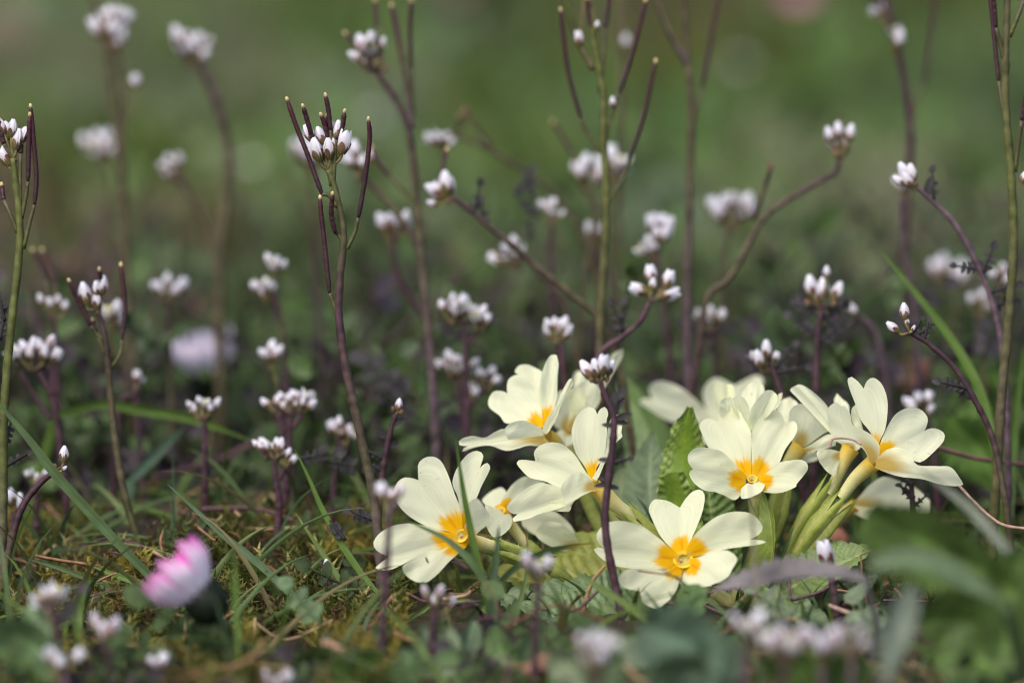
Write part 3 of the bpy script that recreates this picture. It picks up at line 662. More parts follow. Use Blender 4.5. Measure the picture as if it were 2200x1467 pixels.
def cress(label, D, stems, heads=(), buds=(), pods=(), leaves=(), r=0.8, cols=None, stubs=(), Dtop=None, ground=True, baselvs=1, size=1.0, podr=.47, kind='bud'):
    """one bittercress plant. stems: pixel polylines from tip to foot (the first one runs on down to the soil);
    heads: (px,py,spread px,count,lean deg,bud length px); buds: explicit (px,py,lean,length px,kind); pods: pixel polylines foot > tip; leaves: (px,py,lean,length px,pairs)"""
    cols = np.array(cols if cols is not None else [GRN*.9, PURP, PURP_L*.8, OLIVE])
    main = [P(x, y, D) for x, y in stems[0]]
    foot = main[-1].copy(); prev = main[-2]
    gz = ground_z(foot[0], foot[1])
    drop = foot[2]-gz
    pts = list(main)
    if drop > 0.002:
        lean = norm(foot-prev); lx = np.clip(lean[0]/max(.3, -lean[2]) if lean[2] < 0 else 0, -.5, .5)
        b = np.array([foot[0]+lx*drop*.5, foot[1], gz]); b[2] = ground_z(b[0], b[1])-0.001
        pts += [foot*.5+b*.5+np.array([lx*drop*.1, 0, 0]), b]
    else:
        b = np.array([foot[0], foot[1], min(gz, foot[2])-.001]); pts[-1] = b
    rt = root('bittercress_plant', b)
    tag(rt, label, 'bittercress', 'bittercress plants in the meadow')
    R = r*.00087
    sm = MB()
    rng = np.random.default_rng(abs(int(stems[0][0][0]*7+stems[0][0][1])))
    ns = 14+8*len(pts); base_r = np.interp(np.linspace(0, 1, ns), [0, .3, .7, 1], [R*.72, R*.95, R*1.08, R*1.2])*(1+rng.normal(0, .05, ns))
    for q_ in rng.integers(2, ns-1, 4): base_r[q_] *= 1.22
    cc_ = np.array([np.interp(np.linspace(0, 1, ns), np.linspace(0, 1, len(cols)), cols[:, q_]) for q_ in range(3)]).T*rng.uniform(.78, 1.25, (ns, 1))
    sm.tube(spline(pts, ns), base_r, cc_, seg=8, rib=.06)
    for st in stems[1:]:
        sm.tube([P(x, y, D+rng.uniform(-.1, .1) if 0 < k < len(st)-1 else D) for k, (x, y) in enumerate(st)], [R*.6, R*.75, R*.8], cols[:3], seg=7, n=6+5*len(st))
    blist = []
    for (hx, hy, sp, n, lean, bl) in heads:
        for k in range(n):
            t = (k+.5)/n*2-1 if n > 1 else 0
            off = t*sp/2
            lay = (k % 2)
            a = lean+t*32+rng.uniform(-8, 8)
            ca, sa = math.cos(math.radians(lean)), math.sin(math.radians(lean))
            vert = -abs(t)*bl*.15-lay*bl*.32+rng.uniform(-.1, .1)*bl
            x = hx+off*ca+vert*sa; y = hy+off*sa-vert*ca
            q_ = rng.random(); L_ = bl*rng.uniform(.60, .95); x += rng.uniform(-.12, .12)*bl
            blist.append((x, y, a+rng.uniform(-10, 10), L_, kind if q_ < .48 else ('half' if q_ < .74 else ('open' if q_ < .9 else 'closed')), (rng.uniform(-1, 1) if n > 1 else 0), (hx-sa*bl*1.05, hy+ca*bl*1.15)))
        if D > -8:
            stubs = list(stubs)+[(hx+rng.uniform(-.4, .4)*sp, hy+bl*rng.uniform(.1, .45), lean+rng.uniform(-40, 40), bl*.5) for _ in range(2)]
    for bd in buds:
        x, y, a, l = bd[:4]; kd = bd[4] if len(bd) > 4 else 'bud'
        jn = bd[5] if len(bd) > 5 else stems[0][0]
        blist.append((x, y, a, l, kd, bd[6] if len(bd) > 6 else rng.uniform(-.6, .6), jn))
    for (x, y, a, l, kd, dz, jn) in blist:
        d = dirv(a, dz*.35); Ln = pxlen(l, D)
        c = P(x, y, D+dz*.18*size); q0 = c-d*Ln*.5
        j = P(jn[0], jn[1], D)
        if np.linalg.norm(j-q0) < .02: sm.tube([q0+d*Ln*.05, q0-d*Ln*.2, j], [.00030, .00028, .0004], np.array([[.16, .17, .05], [.13, .10, .05], cols[0]]), seg=6, n=7)
        f = obj('flower', BUDS[kd][0], rt); f.location = Vector(q0-b); f.rotation_mode = 'QUATERNION'
        f.rotation_quaternion = rot_to(d, rng.uniform(0, 6.28)); f.scale = (Ln, Ln, Ln)
        obj('sepals', BUDS[kd][1], f)
    for (x, y, a, l) in stubs:
        d = dirv(a, rng.uniform(-.3, .3)); Ln = pxlen(l, D); c = P(x, y, D+rng.uniform(-.1, .1))
        f = obj('flower_bud', STUB_ME, rt); f.location = Vector(c-d*Ln*.3-b); f.rotation_mode = 'QUATERNION'; f.rotation_quaternion = rot_to(d, rng.uniform(0, 6)); f.scale = (Ln, Ln, Ln)
        j = P(stems[0][0][0], stems[0][0][1], D)
        if np.linalg.norm(j-c) < .012: sm.tube([c, (c+j)/2, j], .0003, cols[0], seg=5, n=5)
    part('stem', sm, M_STEM, b, rt)
    for pd in pods:
        k0 = pd[0] if not isinstance(pd[0], (int, float)) else None
        dz = rng.uniform(-.25, .25)
        ped, pod = pd            # pedicel polyline, pod polyline (foot > tip)
        m = MB()
        w = [P(x, y, D+dz*(i+1)/len(pod)) for i, (x, y) in enumerate(pod)]
        n = 40; path = spline(w, n); rr = np.full(n, podr*.001); rr[:4] *= np.linspace(.6, 1, 4); rr[-4:] *= np.linspace(1, .7, 4)
        plen = np.linalg.norm(np.diff(path, axis=0), axis=1).sum(); rr *= 1+.055*np.sin(np.linspace(0, 1, n)*plen/.0013*6.28+rng.uniform(0, 6))+rng.normal(0, .025, n)
        m.tube(path, rr, np.linspace(0, 1, n)[:, None]*DARKPOD[None]+(1-np.linspace(0, 1, n)[:, None])*(PURP*.75)[None], seg=8)
        if ped:
            m.tube([P(x, y, D) for x, y in ped]+[w[0]], [R*.55, R*.5, R*.45], np.array([GRN, OLIVE]), seg=6, n=8)
        pp = part('seed_pod', m, M_POD, b, rt)
        tip = MB(); tdir = norm(path[-1]-path[-2])
        tip.tube([path[-1]-tdir*.0001, path[-1]+tdir*.00035, path[-1]+tdir*.0008], [podr*.0006, podr*.0008, podr*.0004], np.array([[.34, .26, .10], [.5, .42, .22]]), seg=7, n=5)
        part('pod_tip', tip, M_POD, b, pp)
    for lf in leaves:
        x, y, a, l, pr = lf[:5]; c = lf[5] if len(lf) > 5 else np.array([0.036, 0.034, 0.036])
        m = MB(); p = P(x, y, D); d = dirv(a, rng.uniform(-.4, .4))
        if pr: pinnate(m, p, d, pxlen(l, D), c, pairs=pr)
        else: small_leaf(m, p, d, pxlen(l, D), c, w=.22)
        part('leaf', m, M_CLEAF, b, rt)
    for k in range(baselvs):
        m = MB(); a = rng.uniform(0, 6.28)
        pinnate(m, b+np.array([0, 0, .002]), np.array([math.cos(a), math.sin(a), rng.uniform(.25, .8)]), rng.uniform(.010, .018), np.array([[.04, .06, .025], [.04, .033, .038]][k % 2]), pairs=5, sz=.17)
        part('leaf', m, M_CLEAF, b, rt)
    return rt

G_TOP = [GRN*1.1, GRN, PURP, PURP_L*.8]
# ---- in focus
cress('tall bittercress in sharp focus with spreading dark seed pods, left of the primrose', 0.0,
      [[(704,365),(718,400),(738,500),(730,600),(728,680),(745,800),(780,960),(806,1090),(826,1300)]], r=.95, cols=[GRN, PURP*1.2, OLIVE, PURP_L],
      buds=[(663,286,-28,42),(680,320,-16,54),(696,302,-8,46),(708,272,-4,40),(725,280,8,46),(716,308,4,52),(740,304,14,56,'half'),(688,290,-20,40),(706,318,-4,46),(730,318,12,44)],
      pods=[([(725,445),(706,420)],[(692,418),(660,330),(636,270),(618,217)]), ([(712,400),(700,340)],[(672,300),(662,265),(652,232)]), ([(716,420),(713,360)],[(706,320),(698,270),(691,250)]),
            ([(712,390)],[(710,280),(706,240),(700,208)]), ([(716,395)],[(722,300),(735,275),(740,243)]), ([(745,535),(762,500)],[(770,468),(785,380),(794,300),(792,260)]),
            ([(730,690),(716,650)],[(708,630),(697,520),(690,460),(688,428)]), ([(738,520),(724,500)],[(720,500),(712,460),(714,420)]), ([(714,380)],[(706,300),(704,250)])],
      leaves=[(742,1160,-40,60,4),(812,1120,-70,70,4)])
cress('bittercress cut by the left edge, sharp white buds beside upright pods', 0.1,
      [[(28,340),(42,470),(40,560),(22,720),(8,900),(6,1080),(2,1300)]], r=.95, cols=[GRN*1.2, GRN, GRN, PURP_L*.9],
      buds=[(14,280,-10,42),(27,275,6,40),(50,290,20,40),(38,298,8,46),(10,335,-25,48,'half'),(2,270,-20,38)],
      pods=[([(50,535),(66,470)],[(74,440),(78,380),(72,300),(66,232)]), ([(46,470),(56,420)],[(60,390),(62,310),(64,250)]), ([(42,450)],[(44,330),(46,310)]), ([(38,500),(20,455)],[(8,430),(4,400)]), ([(34,350)],[(8,310),(-2,260)])],
      leaves=[(10,690,-10,50,2),(8,960,20,60,3),(14,1000,60,50,2),(0,730,10,60,3),(6,1090,-60,60,3)],
      baselvs=1)
cress('low bittercress side shoot with one upright white bud crossing a grass blade', -0.1,
      [[(118,1012),(85,1040),(50,1085),(28,1150),(10,1230)]], r=.8, cols=[PURP, PURP, OLIVE, GRN], buds=[(137,975,5,38),(138,1006,50,16)], stubs=[(118,1000,-25,18),(125,1015,20,16)],
      leaves=[(120,1008,-60,24,0),(128,1000,-10,18,0)], baselvs=1)
cress('short dark bittercress sprig in front of the primrose with white buds above its petals', -2.0,
      [[(1288,815),(1300,850),(1318,895),(1316,960),(1306,1040),(1300,1120),(1312,1210),(1342,1320)]], r=.85, cols=[PURP*1.1, PURP, PURP, PURP*.9],
      buds=[(1260,793,-32,48),(1279,790,-10,42),(1296,782,4,48,'half'),(1312,790,22,36),(1290,800,-4,38)], stubs=[(1305,815,24,26),(1270,815,-26,26)],
      leaves=[(1325,860,30,40,0),(1320,880,40,36,0),(1316,905,95,34,0),(1322,900,70,36,0),(1318,915,-80,26,0),(1312,990,-80,28,0),(1314,995,75,36,2),(1306,1030,-80,22,0),(1306,1040,-95,30,0),(1306,1045,95,26,0),(1303,1020,60,22,0),(1318,880,0,40,0)], baselvs=0)
cress('single budded bittercress sprig with dark leaflets rising behind the left primrose flower', 1.0,
      [[(850,890),(838,930),(826,990),(818,1060),(812,1150),(820,1260)]], r=.75, cols=[PURP, PURP, OLIVE, PURP], buds=[(857,868,8,28)], stubs=[(845,878,-15,22),(862,884,30,20)],
      leaves=[(838,915,60,36,0),(832,940,-60,26,0),(828,960,70,36,0),(822,985,-60,34,2),(828,930,-70,24,0),(818,1010,-60,30,2)])
cress('tiny sharp bittercress with spread white buds by the right grass blade', 0.2,
      [[(1955,715),(1990,735),(2050,790),(2100,870),(2135,950),(2160,1080)]], r=.7, cols=[PURP, PURP, OLIVE, OLIVE], buds=[(1943,668,-5,38),(1918,703,-50,36),(1948,690,-10,22),(1962,705,30,16)], stubs=[(1958,712,20,18)],
      leaves=[(1960,715,40,36,2),(1965,722,60,40,2),(1945,718,-30,26,0),(1985,730,15,40,2),(2080,835,-75,60,3),(2095,860,-60,50,2)])
cress('leaning bittercress with purple stem and small white head at the upper right', 2.0,
      [[(1968,400),(2000,430),(2050,480),(2100,570),(2140,680),(2158,800),(2165,950)]], r=.75, cols=[PURP_L, PURP_L*1.2, PURP_L, PURP_L], buds=[(1943,368,-30,46),(1958,372,-8,44),(1932,388,-60,36),(1950,386,-35,40)], stubs=[(1966,395,20,26)],
      leaves=[(2005,430,0,60,2),(1990,420,15,44,0),(2105,580,-80,50,3),(2110,590,20,60,3),(2125,630,70,60,3),(2118,600,-20,66,2),(2130,660,75,60,2)])
cress('tall green stemmed bittercress rising out of the top right corner', 0.8,
      [[(2166,-60),(2160,200),(2172,370),(2178,520),(2168,680),(2152,850),(2140,1050)]], r=1.05, cols=[OLIVE, GRN*1.1, OLIVE, GRN],
      pods=[([(2160,260),(2152,220)],[(2146,175),(2136,80),(2128,0),(2122,-40)]), ([(2158,130)],[(2140,60),(2132,-30)]), ([(2180,370),(2186,320)],[(2195,260),(2205,200)]), ([(2168,80),(2185,40)],[(2200,0),(2206,-40)])],
      buds=[(2200,380,20,30)], baselvs=1)
# ---- a little behind
cress('three podded bittercress with two white bud pairs, lower left of the tall sharp one', 1.6,
      [[(210,665),(228,740),(238,850),(250,960),(272,1080),(312,1190)]], r=.8, cols=[PURP, OLIVE, OLIVE, GRN*.8], buds=[(182,630,-12,52),(208,620,-6,36),(220,612,8,44),(208,645,-2,40)],
      pods=[([(222,730),(205,715)],[(195,700),(170,650),(150,606)]), ([(240,790),(258,760)],[(262,730),(268,660),(260,572)]), ([(214,690)],[(216,600),(214,582)]), ([(226,760),(214,730)],[(208,720),(200,690)])])
cress('blurred bittercress with one side bud, right behind the three podded one', 5.5, [[(240,700),(250,760),(290,840),(300,950)]], heads=[(243,665,34,4,4,46)])
cress('bittercress with small paired buds and faint pods, near the left edge', 5.0, [[(112,665),(118,720),(122,820),(130,930),(140,1040)]], heads=[(112,640,66,4,0,40)], pods=[([(115,700)],[(100,600),(72,540)]), ([(118,690)],[(120,610),(92,540)])], cols=[PURP]*4)
cress('dense white headed bittercress low at the left edge', 3.5, [[(85,800),(110,850),(125,920),(140,1050)], [(45,800),(80,860),(110,900)], [(110,790),(115,850)]], heads=[(60,745,70,6,-10,48),(104,740,40,4,8,46)], cols=[PURP]*4)
cress('small bittercress with a faint white head lowest against the left edge', 3.0, [[(75,1045),(78,1090),(80,1180)]], heads=[(80,1015,44,3,-5,36)], cols=[PURP]*4)
cress('bittercress with slim pink white bud half cut by the left edge', 2.0, [[(30,1085),(28,1130),(30,1220)]], heads=[(32,1058,16,2,0,50)], cols=[PURP]*4)
cress('blurred bittercress with a flat white head left of centre above the daisy bud', 7.5, [[(362,640),(362,700),(366,790),(370,900)]], heads=[(360,606,76,5,0,44)], cols=[PURP, OLIVE, OLIVE, OLIVE])
cress('twin headed blurred bittercress, white tufts one above the other', 5.5, [[(596,640),(604,690),(612,780),(620,900)], [(592,590),(590,640),(600,690)]], heads=[(566,608,44,4,-8,40),(592,557,40,4,4,36)])
cress('bittercress with round white head below the twin headed one', 4.5, [[(585,785),(598,830),(606,900),(608,1000)]], heads=[(582,750,46,5,-4,44)])
cress('bittercress with wide three tufted white head low left of centre', 3.2, [[(622,895),(620,960),(618,1020),(610,1120)], [(660,870),(630,920)], [(588,885),(615,930)]], heads=[(588,858,44,4,-18,36),(622,846,40,4,0,40),(656,850,40,4,18,38)], cols=[PURP]*4)
cress('low bittercress with crowded white buds under the three tufted one', 2.2, [[(588,990),(592,1030),(600,1090),(590,1160)], [(620,985),(600,1030)]], heads=[(560,948,38,4,-20,36),(590,950,40,5,0,36),(618,968,36,4,14,36)], cols=[PURP]*4, leaves=[(640,985,80,80,4),(700,990,100,80,4)])
cress('bittercress with tilted pale head beside the foot of the tall sharp plant', 3.8, [[(728,940),(720,1000),(716,1080)]], heads=[(728,908,40,4,-10,50),(750,930,26,3,10,34)], cols=[PURP]*4)
cress('faint streaky bittercress head lying over horizontal grass at left', 3.2, [[(438,890),(440,930),(440,1020)]], heads=[(436,862,60,7,0,36)], cols=[PURP]*4)
cress('tiny single pale bud of bittercress beside the blurred white daisy', 5.0, [[(300,830),(285,850),(262,862),(250,960)]], heads=[(296,804,20,2,0,32)], cols=[PURP]*4)
cress('tall forked bittercress with purple stem and pods rising beyond the sharp one', 5.0,
      [[(812,160),(850,215),(880,290),(893,400),(905,540),(914,640),(928,790),(938,980),(940,1080)], [(745,350),(800,400),(860,470),(900,540),(908,580)], [(845,20),(870,150),(885,280)]], r=.95, cols=[PURP, OLIVE, PURP_L, PURP_L],
      heads=[(795,85,50,5,6,50),(772,115,40,3,-30,42),(765,325,60,5,-8,56)], stubs=[(815,135,20,30),(825,150,60,30),(800,150,-20,26)],
      pods=[([(880,260),(875,220)],[(868,150),(850,60),(842,15)]), ([(888,250),(885,200)],[(884,150),(880,60),(884,5)]), ([(820,140)],[(812,60),(806,5)]), ([(780,120)],[(760,95),(744,75)]), ([(895,440),(860,400)],[(838,380),(815,350),(800,320)])],
      leaves=[(905,900,-60,90,4),(930,880,60,50,2),(890,860,-50,130,5)], baselvs=3)
cress('blurred bittercress head directly behind the sharp white buds', 11.0, [[(668,350),(672,450),(680,600),(690,760)]], heads=[(668,312,62,6,-6,60)])
cress('bittercress with two fat white buds and dark crooked stem, left of the purple stem', 6.0, [[(846,500),(848,560),(856,600),(890,650),(918,700),(930,820)]], heads=[(832,470,24,3,-14,56),(862,466,40,4,8,44)], cols=[PURP]*4)
cress('long leaning bittercress with blurred head and dark bud tip beside it', 7.5, [[(975,290),(1050,320),(1130,370),(1200,430),(1262,530),(1290,650),(1300,800)], [(1000,245),(1020,270),(1060,320)]], heads=[(938,292,44,5,-14,40)], buds=[(968,306,50,26,'half',(985,295))], stubs=[(1000,238,-10,34),(990,250,-40,26),(1010,255,10,26)], cols=[OLIVE*.9]*4)
cress('leaning bittercress with white flower and a pod crossing it above centre', 3.6, [[(975,425),(1020,460),(1080,510),(1150,570),(1230,635),(1290,690),(1330,790),(1350,900)]], r=.85, buds=[(940,412,-40,50,'half'),(958,392,-6,54),(932,408,-60,44),(966,400,10,44),(930,436,-80,28)], pods=[([(938,440)],[(940,420),(950,370),(960,325)])], cols=[PURP, OLIVE, OLIVE*1.2, PURP_L], leaves=[(1020,460,10,60,2),(1050,490,-20,50,2)])
cress('dark branched bittercress with soft white head at mid height centre', 6.5, [[(1130,550),(1170,600),(1210,650),(1240,760)]], heads=[(1085,535,64,5,-40,50)], cols=[PURP, OLIVE, PURP, PURP], leaves=[(1140,520,0,60,2)])
cress('blurred bittercress with two round white tufts among dark leaflets', 6.5, [[(1190,480),(1182,530),(1186,620),(1200,760)]], heads=[(1176,438,28,3,-6,40),(1196,456,28,3,14,34)], cols=[PURP]*4, leaves=[(1150,430,-20,60,3),(1160,470,-40,70,3),(1110,420,30,60,3)])
cress('blurred bittercress with paired heads either side of a tall podded stem', 7.5, [[(1300,400),(1280,470),(1262,560),(1250,700)], [(1262,390),(1275,450)]], heads=[(1258,350,52,4,-4,56),(1312,340,44,5,4,66),(1340,350,24,2,10,40)], cols=[OLIVE]*4, pods=[([(1260,420)],[(1230,330),(1190,265)])])
cress('bittercress head half hidden behind the tall podded stem, mid centre', 8.0, [[(1285,520),(1285,600),(1280,740)]], heads=[(1282,490,26,3,0,50)], cols=[PURP]*4)
cress('tall budless bittercress with long pods spreading like a fork near centre top', 3.2,
      [[(1262,-60),(1275,80),(1296,200),(1297,300),(1303,420),(1298,560),(1290,700),(1292,860)], [(1200,-40),(1240,80),(1275,150)]], r=1.0, cols=[GRN, GRN, OLIVE, PURP_L],
      pods=[([(1296,330),(1262,290)],[(1248,255),(1220,150),(1205,25)]), ([(1300,310),(1320,230)],[(1330,200),(1360,110),(1386,5)]), ([(1304,440),(1340,380)],[(1352,340),(1385,240),(1408,135)]), ([(1290,200),(1282,120)],[(1270,60),(1262,0)]), ([(1292,180)],[(1300,60),(1310,-20)])],
      buds=[(1316,220,0,26),(1243,82,0,36,'half'),(1283,55,10,22)])
cress('blurred tall bittercress stem with one side pod right of the forked one', 5.5, [[(1466,-60),(1478,120),(1486,260),(1480,480),(1476,700),(1482,860)], [(1405,-20),(1440,70),(1478,140)]], r=1.0, cols=[OLIVE, OLIVE, PURP_L, PURP_L*.8], pods=[([(1484,290),(1496,240)],[(1508,190),(1528,80),(1545,-10)])])
cress('faint far bittercress stem between the two tall ones, out of focus', 10.0, [[(1330,-60),(1335,200),(1330,420),(1322,640),(1320,800)]], buds=[(1345,90,0,34)], cols=[OLIVE]*4, heads=[(1330,-80,40,3,0,40)])
cress('blurred bittercress with stacked white tufts right of the centre stems', 6.0, [[(1405,540),(1420,600),(1430,680),(1440,800)], [(1420,510),(1412,560)]], heads=[(1388,525,46,4,-30,38),(1420,480,46,5,6,52)], cols=[PURP]*4, stubs=[(1440,490,30,26)])
cress('blurred bittercress with the widest flat white head upper right of centre', 8.5, [[(1570,480),(1560,540),(1550,640),(1560,780)]], heads=[(1572,432,90,8,0,56)], cols=[OLIVE]*4)
cress('bittercress on a long arching stem with crown of five white buds', 4.5, [[(1803,345),(1796,370),(1770,385),(1700,425),(1640,470),(1600,540),(1565,600),(1520,640),(1500,760)], [(1655,365),(1640,410),(1618,470)]], r=.85, buds=[(1782,290,-20,40),(1801,280,-4,40),(1826,286,14,42),(1788,308,-30,36),(1816,305,16,36)], stubs=[(1808,262,5,22),(1655,360,5,34),(1820,325,40,30),(1795,330,-30,30)], cols=[PURP, OLIVE, PURP, PURP])
cress('blurred bittercress with pods and stem bending out of the top right', 8.0, [[(1880,-70),(1915,40),(1940,160),(1957,270),(1950,400),(1945,540),(1950,700)]], r=1.0, cols=[PURP, PURP, OLIVE, PURP_L*.7], heads=[(1930,65,20,2,5,50),(1890,20,30,3,-20,40)], pods=[([(1956,280),(1970,220)],[(1985,180),(2000,80),(2010,-20)])])
cress('blurred bittercress behind the leaning purple stemmed one, dim white head', 6.0, [[(1935,420),(1940,500),(1960,640),(1970,760)]], heads=[(1935,385,30,3,-8,42)], cols=[PURP_L*.7]*4)
cress('bittercress with three upright white buds above dark leaflets, right of centre', 3.2, [[(1765,665),(1758,710),(1754,780),(1752,880)]], r=.9, cols=[PURP]*4, buds=[(1742,615,-8,52),(1768,618,2,48),(1798,626,24,48),(1755,630,-4,46),(1776,585,0,30)], stubs=[(1735,650,-20,26),(1792,652,30,24)], leaves=[(1760,680,-60,60,3),(1758,690,60,70,3),(1756,720,-55,70,3),(1756,740,50,80,3)])
cress('bittercress with star like open white flowers above the primrose', 2.6, [[(1395,650),(1375,690),(1335,725),(1290,760),(1262,840)]], r=.85, cols=[PURP*1.2]*4, buds=[(1398,588,-5,44,'half'),(1372,622,-70,46,'half'),(1436,600,16,46,'half'),(1438,632,78,52,'half'),(1402,610,10,30)], stubs=[(1418,625,20,24)], leaves=[(1330,725,10,70,2),(1340,715,-20,60,2)])
cress('upright bittercress with neat white tuft just above the primrose top left', 3.6, [[(1202,720),(1208,760),(1214,830),(1220,920)]], heads=[(1198,690,50,6,2,46)], cols=[PURP]*4)
cress('thick bittercress with paired white heads just right of the purple stem', 4.2, [[(995,700),(1000,740),(1002,830),(1005,950)], [(1035,695),(1010,740)]], heads=[(962,645,36,4,-10,48),(988,640,40,4,6,52),(1032,665,46,4,14,48)], cols=[PURP]*4, leaves=[(1005,720,60,60,3),(1000,730,-60,60,3)])
cress('bittercress with broad white head and lower side tuft, left above the primrose', 4.8, [[(985,820),(990,860),(1000,920),(1010,1000)], [(1050,820),(1020,860),(1000,900)]], heads=[(965,770,50,5,-6,40),(1000,775,54,5,8,44),(1050,800,50,4,14,36),(1018,830,20,2,0,34)], cols=[PURP]*4)
cress('bittercress with sharp leaning pair of white buds above the half open primrose', 2.6, [[(1648,775),(1662,800),(1680,850),(1700,920)]], heads=[(1640,752,56,4,-6,46)], cols=[PURP*1.1]*4, leaves=[(1665,790,40,60,3),(1670,800,80,60,2)])
cress('blurred bittercress with small dim head behind the tall stems right of centre', 6.0, [[(1530,700),(1535,740),(1540,840)]], heads=[(1528,672,56,5,0,38)], cols=[PURP*.8]*4, leaves=[(1535,720,60,70,3),(1535,730,-60,70,3)])
cress('far blurred bittercress with a large soft white head at the right edge', 12.0, [[(2045,610),(2050,700),(2060,800)]], heads=[(2040,570,70,6,-6,60)])
cress('blurred bittercress bud peeping behind the tall right stem', 6.0, [[(2155,610),(2160,680),(2165,800)]], heads=[(2150,580,40,4,0,48)], cols=[OLIVE]*4)
cress('faint pale bittercress head low behind the leaning purple stem', 8.0, [[(2108,670),(2112,760),(2116,860)]], heads=[(2105,635,44,4,0,44)], cols=[OLIVE]*4)
cress('bittercress with drooping white tuft behind the right primrose flower', 4.2, [[(1985,885),(2000,930),(2010,1010)]], heads=[(1970,852,46,5,-10,48)], cols=[PURP]*4, buds=[(1998,880,20,30,'half')])
cress('small bittercress with dim round bud beside the three upright buds', 5.5, [[(1840,680),(1880,710),(1900,800),(1910,900)]], heads=[(1828,656,22,2,-20,32)], cols=[PURP_L*.8]*4)
cress('dark leafy bittercress stub below the right primrose flower', 0.8, [[(1958,1035),(1960,1070),(1962,1110),(1965,1190)]], cols=[PURP*.7]*4, leaves=[(1958,1045,-50,36,2),(1960,1075,-40,40,2),(1960,1090,50,40,2),(1962,1060,-60,34,2)])
# ---- far, upper left
cress('blurred bittercress with white head at the very top left', 9.0, [[(250,100),(262,200),(262,330),(268,480),(272,640),(280,800)], [(190,-30),(225,90),(240,230),(258,330)]], r=1.15, cols=[OLIVE, OLIVE, OLIVE, GRN], heads=[(222,45,40,5,-14,64),(250,30,50,5,8,64),(245,75,40,3,0,50)], buds=[(290,175,10,36,'half',(268,260))])
cress('blurred bittercress with bent thick stem, second white head from top left', 10.0, [[(425,125),(455,190),(480,270),(492,350),(484,450),(472,560),(472,700),(475,860)], [(375,370),(410,420),(445,480),(468,560)]], r=1.3, cols=[PURP*1.1, OLIVE, OLIVE, OLIVE], heads=[(418,85,74,8,18,56),(362,345,44,5,-30,48)])
cress('soft white bittercress head overlapping the stem at top left', 13.0, [[(230,340),(240,430),(250,600),(255,740)]], heads=[(222,295,74,7,-6,60)], cols=[OLIVE]*4)
# ---- foreground, in front of the focus
cress('blurred pinkish bittercress head at the lower left corner, in front', -6.5, [[(112,1305),(120,1350),(125,1420),(130,1480)]], heads=[(102,1275,56,3,-14,62)], cols=[PURP]*4, leaves=[(120,1350,30,90,3)], baselvs=3, kind='closed')
cress('blurred bittercress head right of the lower left corner one', -6.8, [[(228,1375),(236,1420),(240,1480)]], heads=[(222,1335,50,3,0,62)], cols=[PURP]*4, baselvs=2, kind='closed')
cress('blurred bittercress with purple stem in front of the left primrose petals', -5.6, [[(838,1090),(834,1160),(828,1260),(820,1380),(815,1470)]], heads=[(842,1055,52,3,4,60)], cols=[PURP_L*.8, PURP, PURP, PURP], baselvs=2, r=.75, kind='closed')
cress('blurred pale bittercress head between the two front primrose flowers', -6.2, [[(1158,1245),(1154,1300),(1150,1400),(1150,1470)]], heads=[(1160,1205,66,3,6,52)], cols=[PURP*.9]*4, baselvs=2, kind='closed')
cress('blurred pink white bittercress head just under the left primrose flower', -4.6, [[(936,1305),(930,1360),(925,1440)]], heads=[(940,1270,66,4,0,48)], cols=[PURP]*4, baselvs=2, kind='closed')
cress('large very blurred bittercress head at the bottom centre', -10.5, [[(1282,1425),(1280,1470),(1280,1520)]], heads=[(1280,1378,86,5,0,70)], cols=[PURP]*4, baselvs=2, kind='closed')
cress('blurred pink based bittercress head leftmost of the lower right row', -9.5, [[(1604,1365),(1600,1420),(1600,1500)]], heads=[(1606,1330,50,3,-4,60)], cols=[PURP_L]*4, baselvs=1, kind='closed')
cress('wide blurred white bittercress head second in the lower right row', -10, [[(1684,1400),(1684,1450),(1684,1500)]], heads=[(1682,1362,84,5,0,60)], cols=[PURP]*4, baselvs=1, kind='closed')
cress('blurred mauve bittercress head third in the lower right row', -9.8, [[(1768,1400),(1766,1450),(1766,1500)]], heads=[(1766,1366,50,3,0,70)], cols=[PURP_L]*4, baselvs=1, kind='closed')
cress('blurred mauve bittercress head rightmost of the lower right row', -9.8, [[(1832,1390),(1830,1450),(1830,1500)]], heads=[(1832,1356,70,4,4,56)], cols=[PURP_L]*4, baselvs=1, kind='closed')
cress('small pink white bittercress bud standing under the right primrose calyx', -2.0, [[(1778,1218),(1790,1260),(1796,1310),(1800,1360)]], buds=[(1772,1185,-12,60,'half'),(1782,1198,4,46)], cols=[PURP_L, PURP, PURP, PURP], baselvs=0)
cress('tiny sharp bittercress bud among moss beside narrow grass blades', 0.0, [[(704,1232),(712,1262),(735,1280),(752,1310)]], buds=[(702,1212,-6,26)], stubs=[(700,1225,-20,20),(712,1230,16,18)], leaves=[(706,1240,-30,30,2),(715,1262,-70,30,0),(730,1280,60,30,0)], cols=[PURP*.8]*4, baselvs=1, r=.7)
cress('closed magenta bittercress bud below the left primrose flower', -1.4, [[(1074,1265),(1068,1300),(1064,1370)]], buds=[], stubs=[(1075,1250,4,34),(1068,1258,-14,24)], cols=[PURP]*4, baselvs=1)
cress('small blurred bittercress head at the bottom edge under the pink daisy bud', -6.5, [[(338,1440),(340,1480)]], heads=[(337,1412,40,3,0,44)], cols=[PURP]*4, baselvs=2, kind='closed')
cress('blurred bittercress head cut by the bottom edge left of centre', -7.0, [[(592,1480),(592,1520)]], heads=[(590,1450,60,3,0,50)], cols=[PURP]*4, baselvs=2, kind='closed')
cress('very blurred lilac bittercress head at the bottom left corner', -7.5, [[(140,1440),(142,1490)]], heads=[(138,1405,70,3,10,56)], cols=[PURP_L]*4, baselvs=2, kind='closed')

